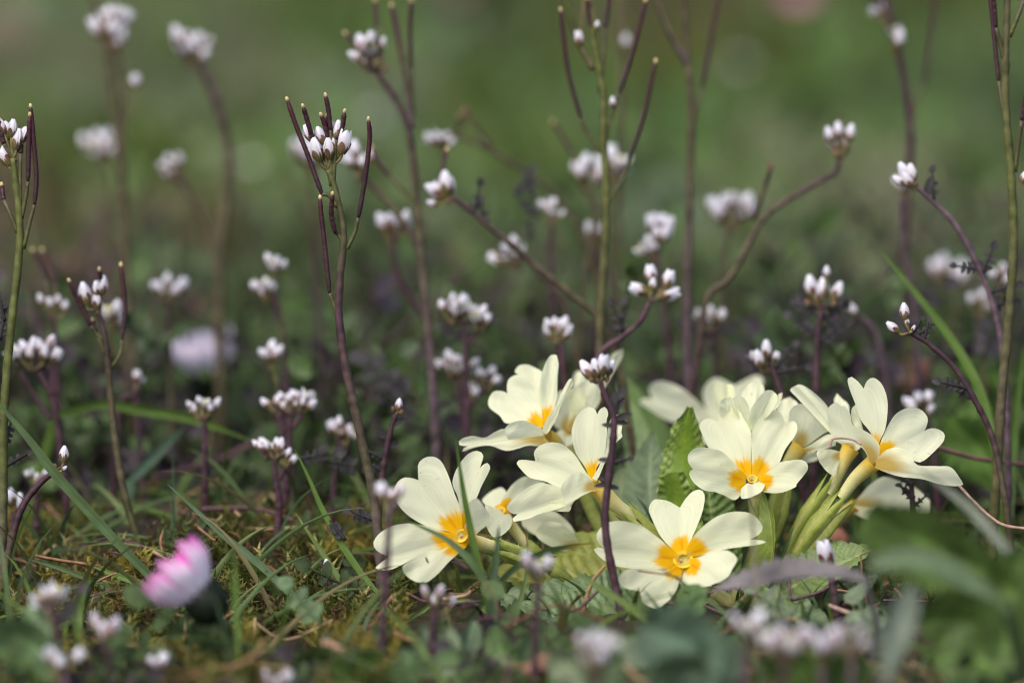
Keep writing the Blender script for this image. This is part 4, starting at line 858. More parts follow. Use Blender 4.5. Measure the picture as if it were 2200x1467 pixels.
# ------------------------------------------------------------------ daisies
def daisy(label, D, c, axis, rad, closed, pink, stalk, n=34, disc=True):
    """daisy head: rays around a disc over a green cup; axis = direction the head faces"""
    ctr = P(c[0], c[1], D); ax = norm(np.array(axis, float)); R = pxlen(rad, D)
    st = [P(x, y, D+dz) for x, y, dz in stalk]
    b = st[-1].copy(); b[2] = ground_z(b[0], b[1])-.001; 
    rt = root('daisy', b); tag(rt, label, 'daisy', 'daisies in the grass')
    s = norm(np.cross(ax, [0.2, 0.9, 0.3])); t2 = np.cross(ax, s)
    back = ctr-ax*R*.45
    m = MB(); m.tube([back-ax*R*(.7 if closed > .5 else .3)]+st[:-1]+[b], [R*.20, R*.15, R*.13], np.array([[.03, .045, .018], [.06, .06, .03]]), seg=8, n=18)
    part('stalk', m, M_GRASS, b, rt)
    inv = MB()
    rows = [(0.06, -.80), (.36, -.72), (.58, -.42), (.62, -.08), (.55, .22)] if closed > .5 else [(0.06, -.42), (.30, -.40), (.50, -.2), (.56, .1), (.52, .32)]
    ang = np.linspace(0, 2*math.pi, 27)
    g = np.array([[back+R*(a*(1+.06*math.cos(13*q)))*(s*math.cos(q)+t2*math.sin(q))+ax*R*(z+(.10*(math.cos(13*q)) if k == 4 else 0)) for q in ang] for k, (a, z) in enumerate(rows)])
    inv.grid(g, (0.010, 0.016, 0.009) if closed > .5 else (.02, .032, .014)); part('green_cup', inv, M_GRASS, b, rt)
    rays = MB(); rg = np.random.default_rng(int(c[0]))
    for k in range(n):
        q = 2*math.pi*k/n+rg.uniform(-.05, .05); e = s*math.cos(q)+t2*math.sin(q); sd = -s*math.sin(q)+t2*math.cos(q)
        L = R*(1.35 if closed > .5 else 1.0)*rg.uniform(.85, 1.1); lay = (k % 2)*.05*R
        Gd = np.zeros((10, 5, 3)); Cd = np.zeros((10, 5, 3))
        for i in range(10):
            t = i/9
            th = math.radians(90*(1-closed)+12*closed)*1.0
            out = .42*R+lay+L*t*math.sin(th)+closed*R*(.32*math.sin(math.pi*min(1, t*.75)))-closed*.30*R*max(0, t-.55)*2.2
            up = L*t*math.cos(th)*(1)+(.12*R*t)
            w = R*.105*math.sin(math.pi*min(1, .18+.70*t))**.6*(1.0 if closed < .5 else 1.15)
            for j in range(5):
                u = 2*j/4-1
                Gd[i, j] = back+e*(out-.25*w*u*u)+ax*(up+R*.15)+sd*u*w
                pk = np.clip((t-.45)/.55, 0, 1)*pink*rg.uniform(.7, 1.2)
                if pink > 1: pk = max(pk, .75)
                if closed > .5 and pink > .5 and k % 4 == 2: pk = min(1.3, pk*1.3+(.55 if t > .3 else 0))
                Cd[i, j] = np.array([.72, .69, .77])*(1-min(pk, 1))+np.array([.66, .10, .46])*min(pk, 1)
        rays.grid(Gd, Cd)
    part('ray_petals', rays, M_DAISY, b, rt)
    if disc:
        dm = MB(); aa = np.linspace(0, 2*math.pi, 17)
        g = np.array([[back+R*a*(s*math.cos(q)+t2*math.sin(q))+ax*R*(z+.2) for q in aa] for a, z in [(.44, 0), (.36, .12), (.2, .19), (.01, .22)]])
        dm.grid(g, (.75, .45, .02)); part('disc', dm, M_DAISY, b, rt)
    return rt
daisy('half closed daisy bud with pink tipped white rays, nodding left over moss', -5.6, (412,1262), norm(RV*-.66+UV_*.66+FV*.05), 76, .80, .85, [(455,1300,.1),(478,1340,.2),(510,1380,.5),(570,1420,.5),(600,1440,.5)], disc=False)
daisy('large blurred white daisy low behind the stems on the left', 11.5, (440,782), norm(UV_*.93-FV*.25+RV*-.1), 64, .80, .12, [(440,870,0),(445,910,0),(448,960,0)], disc=False)
daisy('far pink daisy out of focus at the top right edge', 60, (1712,-6), norm(UV_*.7-FV*.6), 27, .5, 1.6, [(1712,30,0),(1714,60,0),(1714,80,0)])
daisy('faint white daisy disc in the grass at upper left', 40, (540,350), norm(UV_*.8-FV*.4), 13, .2, .0, [(540,380,0),(542,420,0)])
daisy('faint white daisy disc near the top left of the tall pods', 50, (800,250), norm(UV_*.8-FV*.4), 13, .2, .0, [(800,275,0),(800,300,0)])
daisy('faint pale daisy disc high in the grass right of centre', 62, (1588,135), norm(UV_*.8-FV*.4), 13, .2, .0, [(1588,160,0),(1590,185,0)])
daisy('faint white daisy disc low on the far right grass', 26, (2100,640), norm(UV_*.6-FV*.7), 20, .1, .0, [(2100,665,0),(2100,690,0)])

# ------------------------------------------------------------------ grass blades one can pick out
def blade_mb(pts, width, col, tipc=None, fold=.35, roll=20, n=34, segs=11, basew=.8):
    path = spline([P(*p) for p in pts], n); T, N, B = frames(path, -FV)
    c, s_ = math.cos(math.radians(roll)), math.sin(math.radians(roll))
    mb = MB(); G = np.zeros((n, segs, 3)); C = np.zeros((n, segs, 3)); col = np.array(col, float)
    for i in range(n):
        t = i/(n-1)               # 0 = tip, 1 = foot
        w = width*CM*.43*min(1, (t*2.4)**.7+.02)*(1 if t < .6 else 1-(1-basew)*(t-.6)/.4)
        sd = norm(B[i])*c+N[i]*s_; up = N[i]*c-norm(B[i])*s_
        for j in range(segs):
            u = 2*j/(segs-1)-1
            G[i, j] = path[i]+sd*u*w+up*(abs(u)*w*fold)
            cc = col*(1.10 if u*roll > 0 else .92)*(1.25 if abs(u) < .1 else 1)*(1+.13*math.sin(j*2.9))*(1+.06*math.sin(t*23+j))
            if tipc is not None: k = np.clip(1-t*4.5, 0, 1); cc = cc*(1-k)+np.array(tipc)*k
            C[i, j] = cc
    mb.grid(G, C); return mb
GB1 = (.075, .122, .045); GB2 = (.085, .15, .026); GB3 = (.068, .115, .052); GB4 = (.11, .16, .042)
def blade(label, pts, width, col=GB1, group='grass blades around the primrose', **k):
    last = P(*pts[-1]); gz = ground_z(last[0], last[1])
    mb = blade_mb(pts, width, col, **k)
    b = np.array([last[0], last[1], min(last[2], gz)])
    if last[2]-gz > .003:
        pts = list(pts)
        n = 4
        v = norm(P(*pts[-1])-P(*pts[-2])); 
        mb2 = MB()
        path = [last+ (np.array([last[0]+v[0]*.3*(last[2]-gz), last[1], gz-.001])-last)*t for t in np.linspace(0, 1, 6)]
        b = path[-1]; w = width*CM*.5*k.get('basew', .8)
        mb.grid(np.array([[p-RV*w, p+np.array([0, -.2*w, 0]), p+RV*w] for p in path]), np.array(col, float))
    o = single('grass_blade', mb, M_GRASS, b); tag(o, label, 'grass blade', group); return o
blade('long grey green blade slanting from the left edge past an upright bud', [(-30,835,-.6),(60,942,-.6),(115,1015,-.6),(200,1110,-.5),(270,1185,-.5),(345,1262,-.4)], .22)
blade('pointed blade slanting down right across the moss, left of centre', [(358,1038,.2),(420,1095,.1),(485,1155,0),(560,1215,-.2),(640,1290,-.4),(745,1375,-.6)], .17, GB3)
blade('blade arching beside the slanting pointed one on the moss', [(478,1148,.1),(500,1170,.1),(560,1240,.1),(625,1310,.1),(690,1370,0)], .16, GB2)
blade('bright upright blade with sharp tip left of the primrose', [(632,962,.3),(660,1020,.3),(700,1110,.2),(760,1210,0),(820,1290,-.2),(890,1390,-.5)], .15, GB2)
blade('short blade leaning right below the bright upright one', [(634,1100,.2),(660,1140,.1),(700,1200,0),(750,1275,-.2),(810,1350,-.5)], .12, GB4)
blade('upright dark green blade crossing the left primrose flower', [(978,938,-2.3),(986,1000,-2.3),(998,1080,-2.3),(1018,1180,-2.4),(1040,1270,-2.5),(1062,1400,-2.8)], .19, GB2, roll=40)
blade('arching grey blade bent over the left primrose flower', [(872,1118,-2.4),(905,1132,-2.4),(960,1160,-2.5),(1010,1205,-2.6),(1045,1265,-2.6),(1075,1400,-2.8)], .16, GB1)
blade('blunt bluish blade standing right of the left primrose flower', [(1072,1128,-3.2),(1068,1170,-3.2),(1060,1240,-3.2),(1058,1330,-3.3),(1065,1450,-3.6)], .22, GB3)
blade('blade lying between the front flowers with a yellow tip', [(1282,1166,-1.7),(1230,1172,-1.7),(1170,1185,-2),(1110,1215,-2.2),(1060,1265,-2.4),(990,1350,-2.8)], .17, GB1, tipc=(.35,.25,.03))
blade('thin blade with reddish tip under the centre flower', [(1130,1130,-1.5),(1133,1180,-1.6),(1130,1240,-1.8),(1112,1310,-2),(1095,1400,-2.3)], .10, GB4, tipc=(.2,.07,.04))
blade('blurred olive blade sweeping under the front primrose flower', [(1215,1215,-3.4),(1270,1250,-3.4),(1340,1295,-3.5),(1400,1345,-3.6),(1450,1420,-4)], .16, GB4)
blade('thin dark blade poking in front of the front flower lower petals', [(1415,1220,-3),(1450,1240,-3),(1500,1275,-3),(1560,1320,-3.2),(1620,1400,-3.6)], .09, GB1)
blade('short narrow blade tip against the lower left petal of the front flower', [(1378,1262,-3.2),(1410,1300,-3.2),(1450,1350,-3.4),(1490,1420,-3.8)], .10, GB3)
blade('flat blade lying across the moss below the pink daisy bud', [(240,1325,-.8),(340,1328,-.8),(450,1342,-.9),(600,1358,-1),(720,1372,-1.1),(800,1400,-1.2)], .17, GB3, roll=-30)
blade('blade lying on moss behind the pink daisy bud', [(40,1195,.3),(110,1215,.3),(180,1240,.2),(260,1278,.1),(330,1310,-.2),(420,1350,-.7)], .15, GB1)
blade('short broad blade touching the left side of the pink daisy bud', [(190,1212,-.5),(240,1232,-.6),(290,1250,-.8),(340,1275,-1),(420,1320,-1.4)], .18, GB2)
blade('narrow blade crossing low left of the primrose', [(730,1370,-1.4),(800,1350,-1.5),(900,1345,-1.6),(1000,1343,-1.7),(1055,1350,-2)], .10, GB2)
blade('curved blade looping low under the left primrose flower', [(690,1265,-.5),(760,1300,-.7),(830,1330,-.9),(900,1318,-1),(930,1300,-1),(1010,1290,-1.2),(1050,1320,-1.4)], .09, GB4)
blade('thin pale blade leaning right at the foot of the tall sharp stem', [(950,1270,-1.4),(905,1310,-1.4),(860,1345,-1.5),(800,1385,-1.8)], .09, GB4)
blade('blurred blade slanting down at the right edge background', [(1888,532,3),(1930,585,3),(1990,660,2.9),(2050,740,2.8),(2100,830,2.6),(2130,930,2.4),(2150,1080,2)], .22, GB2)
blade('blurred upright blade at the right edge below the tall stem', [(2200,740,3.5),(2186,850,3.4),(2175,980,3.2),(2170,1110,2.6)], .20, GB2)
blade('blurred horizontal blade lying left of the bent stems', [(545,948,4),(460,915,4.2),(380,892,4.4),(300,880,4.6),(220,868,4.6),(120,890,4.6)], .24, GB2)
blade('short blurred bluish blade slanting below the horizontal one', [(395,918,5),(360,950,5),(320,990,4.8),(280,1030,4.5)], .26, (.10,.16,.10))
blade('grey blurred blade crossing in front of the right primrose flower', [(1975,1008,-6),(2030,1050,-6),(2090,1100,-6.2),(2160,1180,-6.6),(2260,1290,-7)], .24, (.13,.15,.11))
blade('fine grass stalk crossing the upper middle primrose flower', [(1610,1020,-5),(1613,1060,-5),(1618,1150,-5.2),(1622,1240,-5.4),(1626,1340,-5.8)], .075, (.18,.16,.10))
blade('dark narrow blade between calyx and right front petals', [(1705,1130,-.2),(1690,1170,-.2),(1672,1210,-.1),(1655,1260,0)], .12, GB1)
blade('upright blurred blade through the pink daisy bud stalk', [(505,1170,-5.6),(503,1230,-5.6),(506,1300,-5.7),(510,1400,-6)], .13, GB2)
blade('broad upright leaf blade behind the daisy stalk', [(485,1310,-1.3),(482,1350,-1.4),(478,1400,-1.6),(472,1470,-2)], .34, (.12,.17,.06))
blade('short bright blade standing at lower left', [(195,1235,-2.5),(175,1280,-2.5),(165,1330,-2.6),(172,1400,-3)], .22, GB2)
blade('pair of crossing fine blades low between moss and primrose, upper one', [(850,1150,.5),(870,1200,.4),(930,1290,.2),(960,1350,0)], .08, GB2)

# ------------------------------------------------------------------ foreground weeds and broad leaves
def weed(label, leaves, name='broad_leaf_weed', cat='weed', rootpx=None):
    lx = leaves[0][0][-1]; b = P(*lx); b[2] = ground_z(b[0], b[1])
    rt = root(name, b); tag(rt, label, cat, 'broad leaved weeds in front')
    for pts, w, k in leaves:
        k = dict(k); k.setdefault('nveins', 9); k.setdefault('wr', .045); k.setdefault('dent', .35); k.setdefault('vcol', tuple(min(.3, 1.9*q) for q in k['col']))
        last = P(*pts[-1])
        mb = leaf_mb(pts, w, rows=30, cols=13, **k)
        if last[2]-b[2] > .002:
            mb.tube([last, (last+b)/2+np.array([.002, 0, 0]), b-np.array([0, 0, .001])], [.0005, .0005, .0006] if len(leaves) == 1 else [.0008, .0009, .001], np.array(k['col'])*.9, seg=6, n=10)
        part('leaf', mb, M_LEAF, b, rt)
    return rt
DG = (.058, .10, .024); DG2 = (.078, .132, .03); BG = (.085, .13, .07); GG = (.12, .135, .115)
weed('large blurred dark green leaf in front at the right, under the primrose', [
  ([(1860,1105,-7.5),(1960,1150,-7.5),(2060,1200,-7.8),(2180,1270,-8.2)], 1.5, dict(col=DG2, roll=-35, seed=31, prof=[.55,1,1,.8,.4])),
  ([(1865,1215,-9.5),(1960,1205,-9.5),(2050,1235,-9.5),(2160,1300,-9.6)], .52, dict(col=(.075,.115,.055), roll=40, seed=32, dent=.5))])
weed('blurred cluster of dark leaves at the lower right corner', [
  ([(1975,1345,-7.5),(2040,1330,-7.5),(2100,1350,-7.7),(2150,1420,-8)], 1.3, dict(col=DG, roll=-20, seed=33)),
  ([(2200,1180,-8),(2170,1260,-8),(2160,1350,-8),(2150,1450,-8.2)], 1.3, dict(col=DG2, roll=20, seed=34)),
  ([(2060,1240,-7.2),(2080,1310,-7.3),(2110,1380,-7.6),(2140,1450,-8)], 1.0, dict(col=DG, roll=-40, seed=35)),
  ([(2010,1420,-8),(2060,1410,-8.2),(2110,1420,-8.2),(2150,1460,-8.4)], 1.0, dict(col=DG2, roll=30, seed=36))])
weed('grey purple leaf lying flat in front of the primrose, right of centre', [
  ([(1520,1275,-5),(1600,1258,-5),(1690,1245,-5),(1780,1240,-5.1),(1860,1245,-5.4)], .75, dict(col=(.105,.095,.098), roll=62, seed=37, fold=.3, prof=[.05,.5,.8,1,.9,.6,.1]))])
weed('blurred blue green lobed leaf at the bottom right of centre', [
  ([(1375,1345,-9.5),(1430,1365,-9.5),(1490,1390,-9.6),(1530,1460,-9.8)], 1.35, dict(col=(.085,.135,.085), roll=-15, seed=38, prof=[.5,.9,1,.8,.4])),
  ([(1560,1360,-9.5),(1540,1400,-9.5),(1530,1440,-9.6),(1525,1480,-9.8)], 1.0, dict(col=(.08,.125,.075), roll=25, seed=39)),
  ([(1400,1460,-9.8),(1450,1440,-9.8),(1490,1440,-9.8),(1520,1470,-9.8)], .9, dict(col=(.07,.11,.06), roll=-30, seed=40))])
weed('tall blurred grey green leaf standing at the lower right', [
  ([(1960,1255,-10.5),(1940,1310,-10.5),(1915,1380,-10.6),(1900,1470,-10.8)], .55, dict(col=(.13,.165,.12), roll=15, seed=41))])
weed('upright grey green lobed leaves at the bottom left of centre', [
  ([(905,1345,-4.5),(925,1380,-4.5),(940,1420,-4.6),(950,1470,-4.8)], .55, dict(col=(.11,.155,.085), roll=20, seed=42)),
  ([(965,1345,-4.6),(968,1390,-4.6),(962,1430,-4.7),(955,1475,-4.9)], .5, dict(col=(.12,.165,.09), roll=-20, seed=43)),
  ([(1020,1335,-4.3),(1005,1375,-4.4),(985,1420,-4.6),(965,1470,-4.8)], .5, dict(col=(.10,.15,.08), roll=25, seed=44)),
  ([(860,1390,-4.8),(890,1410,-4.8),(920,1435,-4.8),(945,1475,-4.9)], .5, dict(col=(.09,.14,.07), roll=-25, seed=45))])
weed('pair of upright leaves opening like a vee at the bottom centre', [
  ([(1060,1345,-5),(1072,1385,-5),(1084,1420,-5),(1092,1470,-5.2)], .6, dict(col=(.10,.165,.06), roll=-25, seed=46)),
  ([(1155,1350,-5),(1135,1390,-5),(1112,1425,-5),(1096,1470,-5.2)], .6, dict(col=(.11,.175,.075), roll=25, seed=47)),
  ([(1020,1440,-5.2),(1050,1430,-5.2),(1075,1445,-5.2),(1092,1475,-5.3)], .5, dict(col=(.13,.17,.05), roll=-40, seed=48))])
weed('dark broad leaves low at the bottom left', [
  ([(640,1420,-6),(690,1415,-6),(730,1435,-6.1),(760,1470,-6.3)], .9, dict(col=DG, roll=-35, seed=49)),
  ([(820,1400,-6),(790,1420,-6),(770,1445,-6.1),(760,1475,-6.3)], .7, dict(col=DG2, roll=30, seed=50))])
weed('blurred blue green leaf at the bottom left corner', [
  ([(-20,1350,-6.5),(40,1370,-6.5),(90,1400,-6.6),(120,1460,-6.8)], 1.1, dict(col=(.09,.15,.06), roll=-30, seed=51)),
  ([(60,1300,-6),(80,1350,-6.2),(100,1400,-6.4),(118,1460,-6.8)], .6, dict(col=(.10,.16,.07), roll=20, seed=52))])
weed('blurred pale leaves at the bottom right of the vee shaped pair', [
  ([(1180,1400,-7.5),(1210,1420,-7.5),(1240,1445,-7.6),(1260,1480,-7.8)], .7, dict(col=(.13,.17,.09), roll=-20, seed=53)),
  ([(1340,1410,-7.5),(1315,1430,-7.5),(1285,1450,-7.6),(1265,1485,-7.8)], .7, dict(col=(.10,.15,.07), roll=20, seed=54))])
weed('blurred low leaves under the lower right bittercress row', [
  ([(1640,1420,-8.5),(1690,1425,-8.5),(1730,1440,-8.6),(1760,1480,-8.7)], .9, dict(col=DG2, roll=-35, seed=55)),
  ([(1860,1410,-8.5),(1830,1430,-8.5),(1795,1445,-8.6),(1765,1485,-8.7)], .9, dict(col=DG, roll=30, seed=56))])
# background broad leaves
def bgweed(label, leaves):
    r_ = weed(label, leaves); r_['group'] = 'broad leaved weeds behind'; return r_
bgweed('blurred light green broad leaves behind the tall sharp stem', [
  ([(610,650,17),(640,710,16.5),(670,770,16),(690,840,15.5)], 1.5, dict(col=(.06,.115,.025), roll=-20, seed=61)),
  ([(760,690,18),(730,740,17),(705,790,16),(692,845,15.5)], 1.6, dict(col=(.06,.105,.035), roll=20, seed=62)),
  ([(640,800,13),(670,820,13),(690,850,13),(700,900,13)], 1.5, dict(col=(.08,.15,.04), roll=-30, seed=63))])
bgweed('blurred dark green leaves low behind the left primrose flower', [
  ([(830,760,16),(850,800,15.5),(865,850,15),(870,910,14.5)], 1.6, dict(col=(.05,.11,.02), roll=-20, seed=64)),
  ([(930,830,15),(905,860,15),(885,890,15),(872,930,14.5)], 1.4, dict(col=(.06,.12,.03), roll=25, seed=65))])
bgweed('blurred vertical green leaves behind the right of the primrose', [
  ([(1720,480,28),(1716,580,26),(1712,680,24),(1710,760,23)], 1.2, dict(col=(.06,.11,.02), roll=-15, seed=66)),
  ([(1660,600,26),(1680,680,25),(1695,740,24),(1706,790,23)], 1.3, dict(col=(.07,.13,.02), roll=20, seed=67))])
bgweed('blurred green leaves behind the purple stem at left centre', [
  ([(960,520,26),(990,600,25),(1010,680,24),(1020,760,23)], 1.5, dict(col=(.06,.13,.02), roll=-15, seed=68)),
  ([(1090,640,25),(1065,690,24),(1040,730,24),(1024,780,23)], 1.5, dict(col=(.09,.16,.07), roll=20, seed=69))])
bgweed('blurred green leaves at the far right edge behind the tall stem', [
  ([(2060,780,9),(2100,840,9),(2130,900,8.5),(2150,980,8)], 1.6, dict(col=(.075,.15,.03), roll=-20, seed=70)),
  ([(2230,820,8),(2200,880,8),(2175,940,8),(2155,1000,8)], 1.6, dict(col=(.06,.13,.025), roll=20, seed=71)),
  ([(2040,900,6),(2080,940,6),(2120,990,6),(2150,1060,6)], 1.3, dict(col=(.08,.15,.03), roll=-30, seed=72))])

# ------------------------------------------------------------------ dry bits
def dry(label, pts, rad, col, name='dry_twig', cat='twig'):
    mb = MB(); w = [P(*p) for p in pts]; mb.tube(w, rad, np.array(col), seg=6, n=26)
    o = single(name, mb, M_LITTER, w[-1]); tag(o, label, cat, 'dry twigs and stalks'); return o
dry('thin pale dry stalk curling out from under the right primrose petal', [(2058,1040,.3),(2090,1075,.2),(2130,1112,.1),(2165,1130,0),(2240,1138,-.2)], [.0003,.0003,.0003], (.33,.22,.17))
dry('curly dried thread hooked on the right primrose flower', [(1851,955,-.9),(1830,944,-.9),(1805,941,-.9),(1788,944,-.9),(1783,962,-.9)], [.0002,.0002,.0003], (.33,.22,.18))
dry('reddish dry stalk lying on the moss below the slanting blades', [(530,1285,.3),(580,1310,.2),(640,1345,0),(695,1372,-.2)], [.0003,.0006,.0009], (.24,.11,.06))
dry('brown dead grass stem lying in front of the moss, left', [(350,1140,1.2),(345,1165,1.1),(352,1195,1.0)], [.0002,.00025,.0003], (.25,.13,.07))
dry('pinkish dry twig behind the right primrose flower', [(2010,958,2),(2060,975,2.2),(2130,990,2.5),(2220,1000,3)], [.0005,.0005,.0005], (.15,.08,.075))
dry('straight dry straw lying under the grey purple leaf', [(1780,1300,-2.5),(1830,1318,-2.5),(1890,1330,-2.6)], [.0004,.0005,.0006], (.36,.25,.2))
dry('long reddish blurred stalk lying across the left background', [(560,945,6),(480,985,6),(400,1010,5.5),(330,1025,5)], [.0008,.0008,.0008], (.075,.045,.05))
dry('yellow brown curved stalk by the front primrose leaf', [(1300,1215,-1.6),(1275,1245,-1.6),(1258,1290,-1.6),(1250,1330,-1.6)], [.0003,.0004,.0005], (.25,.16,.08))
def dead_leaf(label, pts, w, col, roll, seed):
    mb = leaf_mb(pts, w, rows=24, cols=11, col=col, roll=roll, seed=seed, wr=.03, nveins=6, curl=.3)
    b = P(*pts[-1]); o = single('dead_leaf', mb, M_LITTER, b); tag(o, label, 'dead leaf', 'dead leaves'); return o
dead_leaf('brown dead leaf at the bottom edge, right of the vee shaped leaves', [(1120,1460,-6),(1180,1450,-6),(1240,1440,-6.1),(1290,1462,-6.2)], 1.0, (.22,.13,.09), -50, 81)
dead_leaf('pinkish brown dead leaf far off at the top, left of the forked stem', [(940,-5,88),(1000,18,88),(1070,22,87)], 3.2, (.20,.12,.095), -50, 82)
dead_leaf('brown dead leaf blurred at the top left edge', [(-30,60,80),(10,90,79),(60,110,78)], 3.2, (.15,.105,.08), -40, 83)
dead_leaf('reddish dead leaf blurred near the small left buds', [(130,570,26),(160,590,26),(190,610,26)], 1.0, (.14,.085,.06), -40, 84)
dead_leaf('orange brown dead leaf blurred left of the twin headed bittercress', [(415,640,24),(440,665,24),(460,700,24)], 1.0, (.15,.09,.065), 40, 85)
dead_leaf('tan dead leaf blurred beside the centre white heads', [(925,570,24),(970,575,24),(1020,590,24)], 1.0, (.15,.10,.07), -40, 86)
dead_leaf('rusty dead leaf blurred above the right primrose flower', [(1955,770,9),(1965,810,9),(1968,850,9)], 1.0, (.30,.15,.10), 20, 87)
dead_leaf('brown curled leaf scrap at the foot of the right primrose calyx', [(1760,1150,3),(1790,1175,3),(1800,1210,3)], .9, (.24,.11,.07), 20, 88)
dead_leaf('brown dead leaf strip blurred at the bottom left', [(690,1375,-5),(720,1410,-5.2),(745,1450,-5.4)], .45, (.26,.16,.11), 10, 89)
# small fly on the left flower
mb = MB(); c = P(917, 1202, -1.75)
mb.tube([c+norm(RV*-.4+UV_*.9)*.0005, c, c+norm(RV*.4-UV_*.9)*.0006], [.00012, .00022, .00008], (.05, .035, .02), n=8, seg=7)
mb.add([c, c+RV*.0005-UV_*.0004, c+RV*.0001-UV_*.0007], [(0, 1, 2)], (.2, .18, .15))
tag(single('small_fly', mb, M_BUG, c), 'tiny dark fly resting on the lower petal of the left primrose flower', 'fly')

# ------------------------------------------------------------------ masses nobody could count
def in_view_x(d, m=1.15): return SENSOR/LENS*d/2*m
# moss cushions
def moss_field():
    V = []; F = []; C = []; n = 0
    rg = np.random.default_rng(11)
    N = 5200
    for k in range(N):
        y = rg.uniform(.70, .856); x = rg.uniform(-.13, .13)
        dens = 1.0 if x < -.02 else .35
        if rg.random() > dens or (x > -.02 and y < .80): continue
        if noise.noise(Vector((x*38, y*38, 2.2))) < -.22: continue
        p = np.array([x, y, ground_z(x, y)-.0005])
        h = rg.uniform(.003, .008)
        d = norm(np.array([rg.normal(0, .45), rg.normal(0, .45), 1]))
        tone = noise.noise(Vector((x*25, y*25, 5)))
        base = np.array([.25, .215, .04]) if tone > .05 else np.array([.11, .125, .025])
        if rg.random() < .12: base = np.array([.36, .33, .12])
        if rg.random() < .15: base = np.array([.15, .095, .04])
        base = base*rg.uniform(.55, 1.05)
        s = norm(np.cross(d, [.3, .8, .1])); t = np.cross(d, s)
        m = rg.integers(12, 18)
        for i in range(m):
            q = i*2.4; z = (i+1)/m
            e = s*math.cos(q)+t*math.sin(q)
            o = p+d*h*z; L = h*.42*(1.15-.6*z)
            tip = o+e*L*.8+d*L*.7; sd = np.cross(e, d)*L*.22
            V += [o-sd, o+sd, tip]; F.append((n, n+1, n+2)); n += 3; C += [base*.8, base*.8, base*1.2]
    mb = MB(); mb.add(np.array(V), F, np.array(C)); return mb
o = obj('moss', moss_field().mesh('moss', M_MOSS, smooth=False)); tag(o, 'low golden green moss carpet on the soil', 'moss', kind='stuff')

# dry litter threads
def litter():
    mb = MB(); rg = np.random.default_rng(5)
    for k in range(700):
        y = rg.uniform(.68, 1.05); x = rg.uniform(-.15, .15)
        a = rg.uniform(0, 6.28); L = rg.uniform(.004, .02)
        p = np.array([x, y, ground_z(x, y)+rg.uniform(.001, .006)])
        d = np.array([math.cos(a), math.sin(a), rg.normal(0, .25)])
        q = p+d*L; q[2] = max(q[2], ground_z(q[0], q[1])+.0005)
        mid = (p+q)/2+rg.normal(0, .15, 3)*L; mid[2] = max(mid[2], ground_z(mid[0], mid[1])+.001)
        c = [(.24, .14, .075), (.34, .24, .14), (.15, .08, .05), (.10, .06, .065)][rg.integers(0, 4)]
        mb.tube([p, mid, q], rg.uniform(.00012, .0004), c, seg=4, n=6, cap=False)
    return mb
o = obj('dry_litter', litter().mesh('dry_litter', M_LITTER)); tag(o, 'scattered brown dry stalks and threads on the soil', 'litter', kind='stuff')

# short grass: near tufts and the far lawn
def grass_field(N, ymin, ymax, hmin, hmax, wmin, wmax, seed, near=False, pal=None):
    rg = np.random.default_rng(seed); V = []; C = []; F = []; n = 0; S = 6
    for k in range(N):
        y = ymin+(ymax-ymin)*rg.random()**(1.0 if near else .85)
        hw = in_view_x(y, 1.5)+.03
        x = rg.uniform(-hw, hw)
        clump = noise.noise(Vector((x*9, y*9, seed)))
        if clump < -.25 and rg.random() < .6: continue
        h = rg.uniform(hmin, hmax)*(1+.5*clump)
        if near and y < .80 and x > -.035: h = min(h, .011)
        p = np.array([x, y, ground_z(x, y)-.001]); a = rg.uniform(0, 6.28)
        lean = np.array([math.cos(a), math.sin(a), 0])*rg.uniform(.1, .9)
        w = rg.uniform(wmin, wmax)/2; f = rg.uniform(0, 6.28); sd = np.array([math.cos(f), math.sin(f)*.4, 0]); sd = sd/np.linalg.norm(sd)
        t1 = noise.noise(Vector((x*5.5, y*3.0, 7))); t2 = noise.noise(Vector((x*4+9, y*2.6, 3)))
        c = np.array([.070, .108, .024])
        if t1 > .10: c = np.array([.068, .108, .042])
        if t1 < -.15: c = np.array([.100, .122, .022])
        if t2 > .24: c = np.array([.135, .155, .092])
        if t2 < -.42: c = np.array([.088, .078, .04])
        if 1.02 < y < 1.5: c = c*1.15
        if near: c = np.array([[.06, .10, .03], [.075, .125, .022], [.05, .09, .042], [.11, .10, .04]][rg.integers(0, 4)])
        if pal is not None: c = np.array(pal[rg.integers(0, len(pal))])
        if not near: c = c*np.array([.97, .95, .80])
        c = c*rg.uniform(.65, 1.3)
        for i in range(S):
            t = i/(S-1); q = p+np.array([0, 0, h*t*(1-.25*t)])+lean*h*t*t*.8
            ww = w*(1-t)**.6
            V += [q-sd*ww, q+sd*ww]; C += [c, c]
        for i in range(S-1): F.append((n+2*i, n+2*i+1, n+2*i+3, n+2*i+2))
        n += 2*S
    mb = MB(); mb.add(np.array(V), F, np.array(C)); return mb
o = obj('meadow_grass', grass_field(30000, .96, 3.2, .012, .042, .002, .005, 21).mesh('meadow_grass', M_GRASS)); tag(o, 'soft green meadow grass filling the background', 'grass', kind='stuff')
o = obj('short_grass', grass_field(2100, .69, 1.02, .008, .038, .0007, .0017, 23, near=True).mesh('short_grass', M_GRASS)); tag(o, 'thin short grass growing between the plants', 'grass', kind='stuff')

